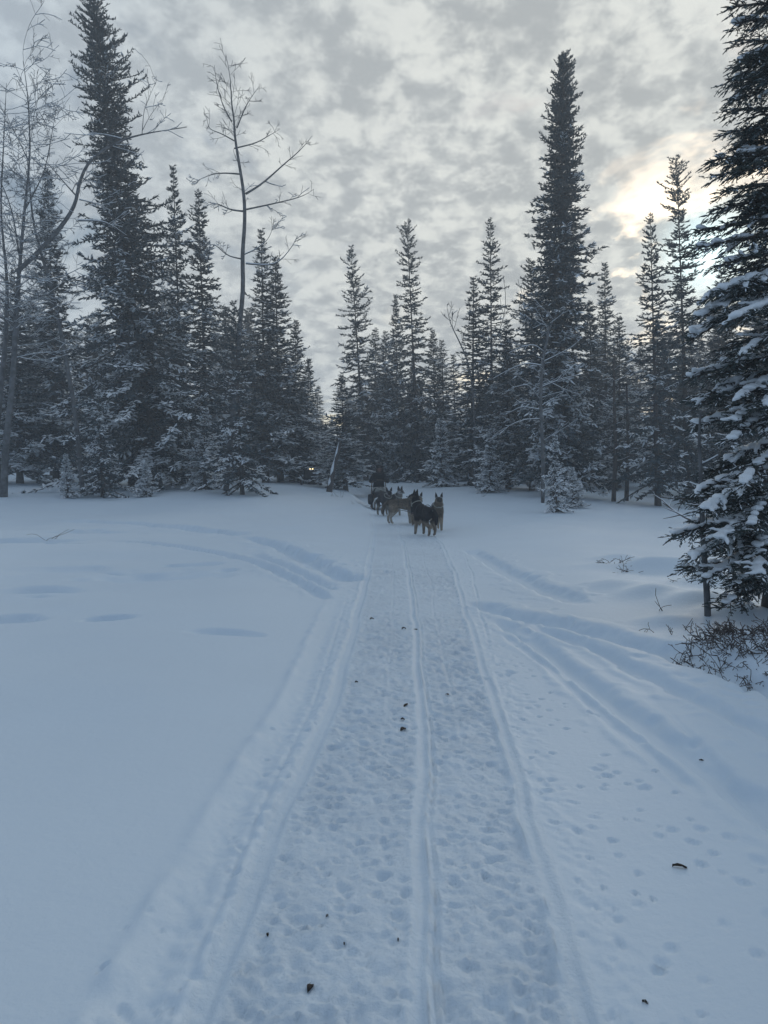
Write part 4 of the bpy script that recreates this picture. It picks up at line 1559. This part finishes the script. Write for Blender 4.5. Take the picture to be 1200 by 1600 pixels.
lumpy((0, .86, .42), (.42, 1.5, .40), 3).build('sled_bag', M_DARKCLOTH, sled)
bl = lumpy((0, 1.10, .66), (.44, .85, .20), 5, .12).build('blanket', M_BLANKET, sled)
for k in range(5):
    m = MB()
    yb = .76 + k * .16
    tube(m, [(-.25, yb, .52), (-.20, yb - .02, .70), (0, yb - .03 + .02 * k, .785), (.20, yb - .02, .70), (.25, yb, .52)], .016, 6)
    m.build('stripe', M_DARKCLOTH, bl)
m = lumpy((-.36, .55, .36), (.16, .5, .34), 8)
m.build('side_pouch', M_DARKCLOTH, sled)
m = lumpy((0, -.02, .22), (.34, .22, .20), 9)
m.build('snow_crust', M_SNOWLOAD, sled)

# ------------------------------------------------------------------ musher
mx = S0.x - .12
my = S0.y + 2.2
mz = gz(mx, my)
mu = empty('person', (mx, my, mz), 'person in a dark hooded parka crouched over the handlebar behind the sled', 'person', None, math.radians(4))
V, E, R = [], [], []


def pv(p, r, link=None):
    V.append(p)
    R.append(r)
    if link is not None:
        E.append((link, len(V) - 1))
    return len(V) - 1


pelv = pv((0, .12, .80), (.20, .16))
spine = pv((0, .02, .97), (.20, .15), pelv)
chest = pv((0, -.12, 1.12), (.23, .16), spine)
neck = pv((0, -.20, 1.24), (.085, .085), chest)
head0 = pv((0, -.23, 1.31), (.10, .105), neck)
head1 = pv((0, -.235, 1.40), (.105, .11), head0)
pv((0, -.23, 1.455), (.07, .075), head1)
for s in (1, -1):
    sh = pv((s * .20, -.12, 1.15), .095, chest)
    el = pv((s * .33, -.17, .93), .075, sh)
    wr = pv((s * .20, -.37, .985), .052, el)
    pa = pv((s * .155, -.42, 1.02), .042, wr)
    for k in range(4):
        fx = s * (.125 + k * .022)
        kn = pv((fx, -.455, 1.055 - .004 * k), .0115, pa)
        k2 = pv((fx, -.50, 1.035), .0105, kn)
        pv((fx, -.485 + .003 * k, .995), .0095, k2)
    th = pv((s * .105, -.425, .995), .013, pa)
    pv((s * .10, -.465, .985), .011, th)
    hp_ = pv((s * .11, .12, .74), .125, pelv)
    kn = pv((s * .17, -.04, .46), .095, hp_)
    an = pv((s * .23, .10, .14), .070, kn)
    ft = pv((s * .25, .06, .075), .055, an)
    pv((s * .25, -.10, .065), .050, ft)
me = skin_mesh(V, E, R, pelv)
me.materials.clear()
me.materials.append(M_PARKA)
o = bpy.data.objects.new('body', me)
COL.objects.link(o)
o.parent = mu
m = MB()
an = np.linspace(0, 2 * math.pi, 28)
ring = np.stack([.115 * np.cos(an), -.31 + .02 * np.sin(an), 1.385 + .125 * np.sin(an)], -1)
tube(m, ring, .035 + .008 * np.sin(an * 9), 7, 0, False)
m.build('hood_ruff', M_FUR, mu)
m = MB()
blob(m, (0, -.295, 1.375), (.078, .055, .100))
blob(m, (0, -.352, 1.368), (.014, .018, .026))
face = m.build('face', M_SKIN, mu)
for s in (1, -1):
    m = MB()
    blob(m, (s * .030, -.343, 1.392), (.012, .008, .007))
    m.build('eye', M_EYE, face)
m = MB()
blob(m, (0, -.343, 1.328), (.026, .008, .006))
m.build('mouth', simple('lips', (.25, .11, .09), .5), face)
m = MB()
blob(m, (0, -.235, 1.46), (.118, .125, .055))
m.build('hat', M_FUR, mu)

# lines joining the team
gl = empty('gangline', (S0.x, S0.y - .3, S0.z + .25), 'rope gangline strung from the sled through the dog team', 'rope')
o0 = np.array(gl.location)


def rope(name, pts, r=.010):
    P = np.array([np.array(p) for p in pts])
    m_ = MB()
    tube(m_, resample(P, 18) - o0, r, 5)
    m_.build(name, M_ROPE, gl)


def gp(px, py, h):
    p = on_ground(px, py)
    return (p.x, p.y, p.z + h)


rope('main_line', [tuple(o0), gp(606, 806, .22), gp(622, 814, .30), gp(645, 822, .33), gp(672, 832, .38)])
rope('tug_line', [gp(622, 812, .28), gp(610, 803, .40), gp(604, 802, .50)], .007)
rope('tug_line', [gp(645, 822, .33), gp(632, 820, .42), gp(622, 818, .52)], .007)
rope('tug_line', [gp(660, 828, .36), gp(672, 834, .45), gp(676, 840, .54)], .008)
rope('neck_line', [gp(668, 832, .55), gp(678, 832, .50), gp(686, 833, .58)], .006)

# ------------------------------------------------------------------ snowmobile far off among the trees, headlamps lit
M_LAMP, t_, b_ = new_mat('lit_headlamp')
b_.inputs['Emission Color'].default_value = (1.0, .74, .36, 1)
b_.inputs['Emission Strength'].default_value = 3.2
M_COWL = simple('snowmobile_cowl', (.02, .022, .026), .5, .2, 6)
D = 35.5
lp = at(486.5, 733, D)
sz = gz(lp.x, D)
sb = empty('snowmobile', (lp.x, D, sz), 'distant snowmobile with two lit headlamps among the trees', 'snowmobile')
hz_ = lp.z - sz
m = MB()
for yy_, w, h0, h1 in ((0, .30, .30, hz_ + .02), (.25, .42, .26, hz_ + .12), (.7, .45, .25, hz_ + .18), (.95, .36, .25, hz_ + .10), (1.0, .25, .25, .55), (2.2, .22, .25, .60)):
    m.add([(-w, yy_, h0), (w, yy_, h0), (w * .8, yy_, h1), (-w * .8, yy_, h1)], np.zeros((0, 4), int))
Fq = []
for i in range(5):
    for j in range(4):
        a, b = i * 4 + j, i * 4 + (j + 1) % 4
        Fq.append((a, a + 4, b + 4, b))
m.T.append((np.array(Fq + [(0, 1, 2, 3), (23, 22, 21, 20)]), 0))
m.build('cowl', M_COWL, sb)
lumpy((0, 1.5, .68), (.36, 1.1, .20), 4).build('seat', M_DARKCLOTH, sb)
m = MB()
m.add([(-.28, .55, hz_ + .16), (.28, .55, hz_ + .16), (.20, .75, hz_ + .42), (-.20, .75, hz_ + .42), (-.28, .58, hz_ + .16), (.28, .58, hz_ + .16), (.20, .78, hz_ + .42), (-.20, .78, hz_ + .42)],
      [(0, 1, 2, 3), (7, 6, 5, 4), (0, 4, 5, 1), (1, 5, 6, 2), (2, 6, 7, 3), (3, 7, 4, 0)])
m.build('windscreen', M_COWL, sb)
for s in (1, -1):
    m = MB()
    blob(m, (s * .060, -.02, hz_), (.034, .03, .034))
    m.build('headlamp', M_LAMP, sb)
    m = MB()
    tube(m, [(s * .42, -.65, .16), (s * .42, -.5, .05), (s * .42, 0, .03), (s * .42, .5, .03)], .05, 6)
    tube(m, [(s * .42, .1, .05), (s * .30, .3, .34)], .025, 6)
    m.build('ski', M_COWL, sb)
m = MB()
box(m, (0, 1.4, .16), (.40, 1.9, .26))
m.build('track', M_COWL, sb)
m = MB()
tube(m, [(-.35, .95, hz_ + .16), (-.15, .85, hz_ + .24), (.15, .85, hz_ + .24), (.35, .95, hz_ + .16)], .018, 6)
m.build('handlebar', M_COWL, sb)

# ------------------------------------------------------------------ scraps on the snow
M_LEAF = simple('dead_leaf', (.050, .040, .034), .8, .5, 60, .5)


def scrap(name, label, cat, px, py, L, W, ang, curl, seed, lift=.006):
    g = np.random.default_rng(seed)
    L, W, curl, lift = L * .72, W * .72, curl * .6, .001
    p = at_ground(px, py)
    jx, iy = int(np.argmin(abs(XS - p[0]))), int(np.argmin(abs(YS - p[1])))
    z = float(Z[iy, jx])
    k = (CAM_H - z) / CAM_H
    x, y = p[0] * k, p[1] * k
    jx, iy = int(np.argmin(abs(XS - x))), int(np.argmin(abs(YS - y)))
    z = float(Z[iy, jx])
    n = 7
    m_ = MB()
    V_ = []
    for i in range(n):
        u = i / (n - 1)
        w = W * math.sin(math.pi * (.06 + .88 * u)) ** .8 * g.uniform(.8, 1.2)
        h = curl * 4 * u * (1 - u)
        for s, e in ((-1, .35), (-.3, 0), (.3, 0), (1, .35)):
            V_.append(((u - .5) * L, s * w * .5, h + e * W * .5 + g.normal(0, .0012)))
    V_ = np.array(V_)
    top = V_ + [0, 0, .0035]
    Fq = []
    for i in range(n - 1):
        for j in range(3):
            a = i * 4 + j
            Fq.append((a, a + 4, a + 5, a + 1))
    Fq = np.array(Fq)
    m_.add(V_, Fq)
    m_.add(top, Fq[:, ::-1])
    o_ = m_.build(name, M_LEAF)
    o_.location = (x, y, z + lift)
    o_.rotation_euler = (0, 0, ang)
    tag(o_, label, cat, None)
    return o_


scrap('dead_leaf', 'largest dark crumpled leaf, alone on the churned near trail', 'dead leaf', 485, 1540, .040, .022, 1.2, .012, 1)
scrap('dead_leaf', 'long curled dark leaf on the smooth snow between the trail and the side tracks', 'dead leaf', 1062, 1356, .066, .018, -.35, .010, 2)
scrap('dead_leaf', 'thin upright leaf just above the two crumbs by the middle groove', 'dead leaf', 634, 1103, .075, .020, 1.1, .006, 3)
scrap('leaf_crumb', 'small dark crumb between the thin leaf and the cupped leaf', 'dead leaf', 629, 1126, .030, .024, .2, .008, 4)
scrap('dead_leaf', 'cupped leaf lowest of the three scraps by the middle groove', 'dead leaf', 630, 1140, .060, .032, .9, .012, 5)
scrap('leaf_crumb', 'round dark crumb near the far end of the smooth edge runner track', 'dead leaf', 581, 968, .050, .045, .3, .018, 6)
scrap('leaf_crumb', 'dark crumb left of a bar-shaped scrap in the far middle groove', 'dead leaf', 631, 984, .055, .040, .6, .018, 7)
scrap('twig_scrap', 'bar-shaped dark scrap lying across the far middle groove', 'dead leaf', 649, 984, .060, .016, .0, .004, 8)
scrap('leaf_crumb', 'tiny dark speck on the trail by the edge track, halfway along', 'dead leaf', 557, 1066, .028, .020, .4, .008, 9)
scrap('leaf_crumb', 'tiny bent speck between the middle groove and the ridge track', 'dead leaf', 699, 1086, .030, .014, -.5, .006, 10)
scrap('twig_scrap', 'tiny splinter above the largest crumpled leaf', 'dead leaf', 511, 1432, .016, .006, .9, .003, 11)
scrap('leaf_crumb', 'tiny speck nearest above the largest crumpled leaf', 'dead leaf', 538, 1476, .014, .008, 1.4, .003, 12)
scrap('twig_scrap', 'tiny splinter close beside the near middle groove', 'dead leaf', 622, 1470, .016, .006, 1.5, .003, 13)
scrap('leaf_crumb', 'tiny speck between the edge track and the largest crumpled leaf', 'dead leaf', 418, 1462, .016, .010, 1.9, .004, 14)
scrap('twig_scrap', 'small dark splinter on the smooth snow at the bottom near the prints', 'dead leaf', 1008, 1567, .022, .006, -.6, .003, 15)
scrap('twig_scrap', 'small dark splinter by the side track bank', 'dead leaf', 1096, 1185, .030, .010, -.4, .004, 16)
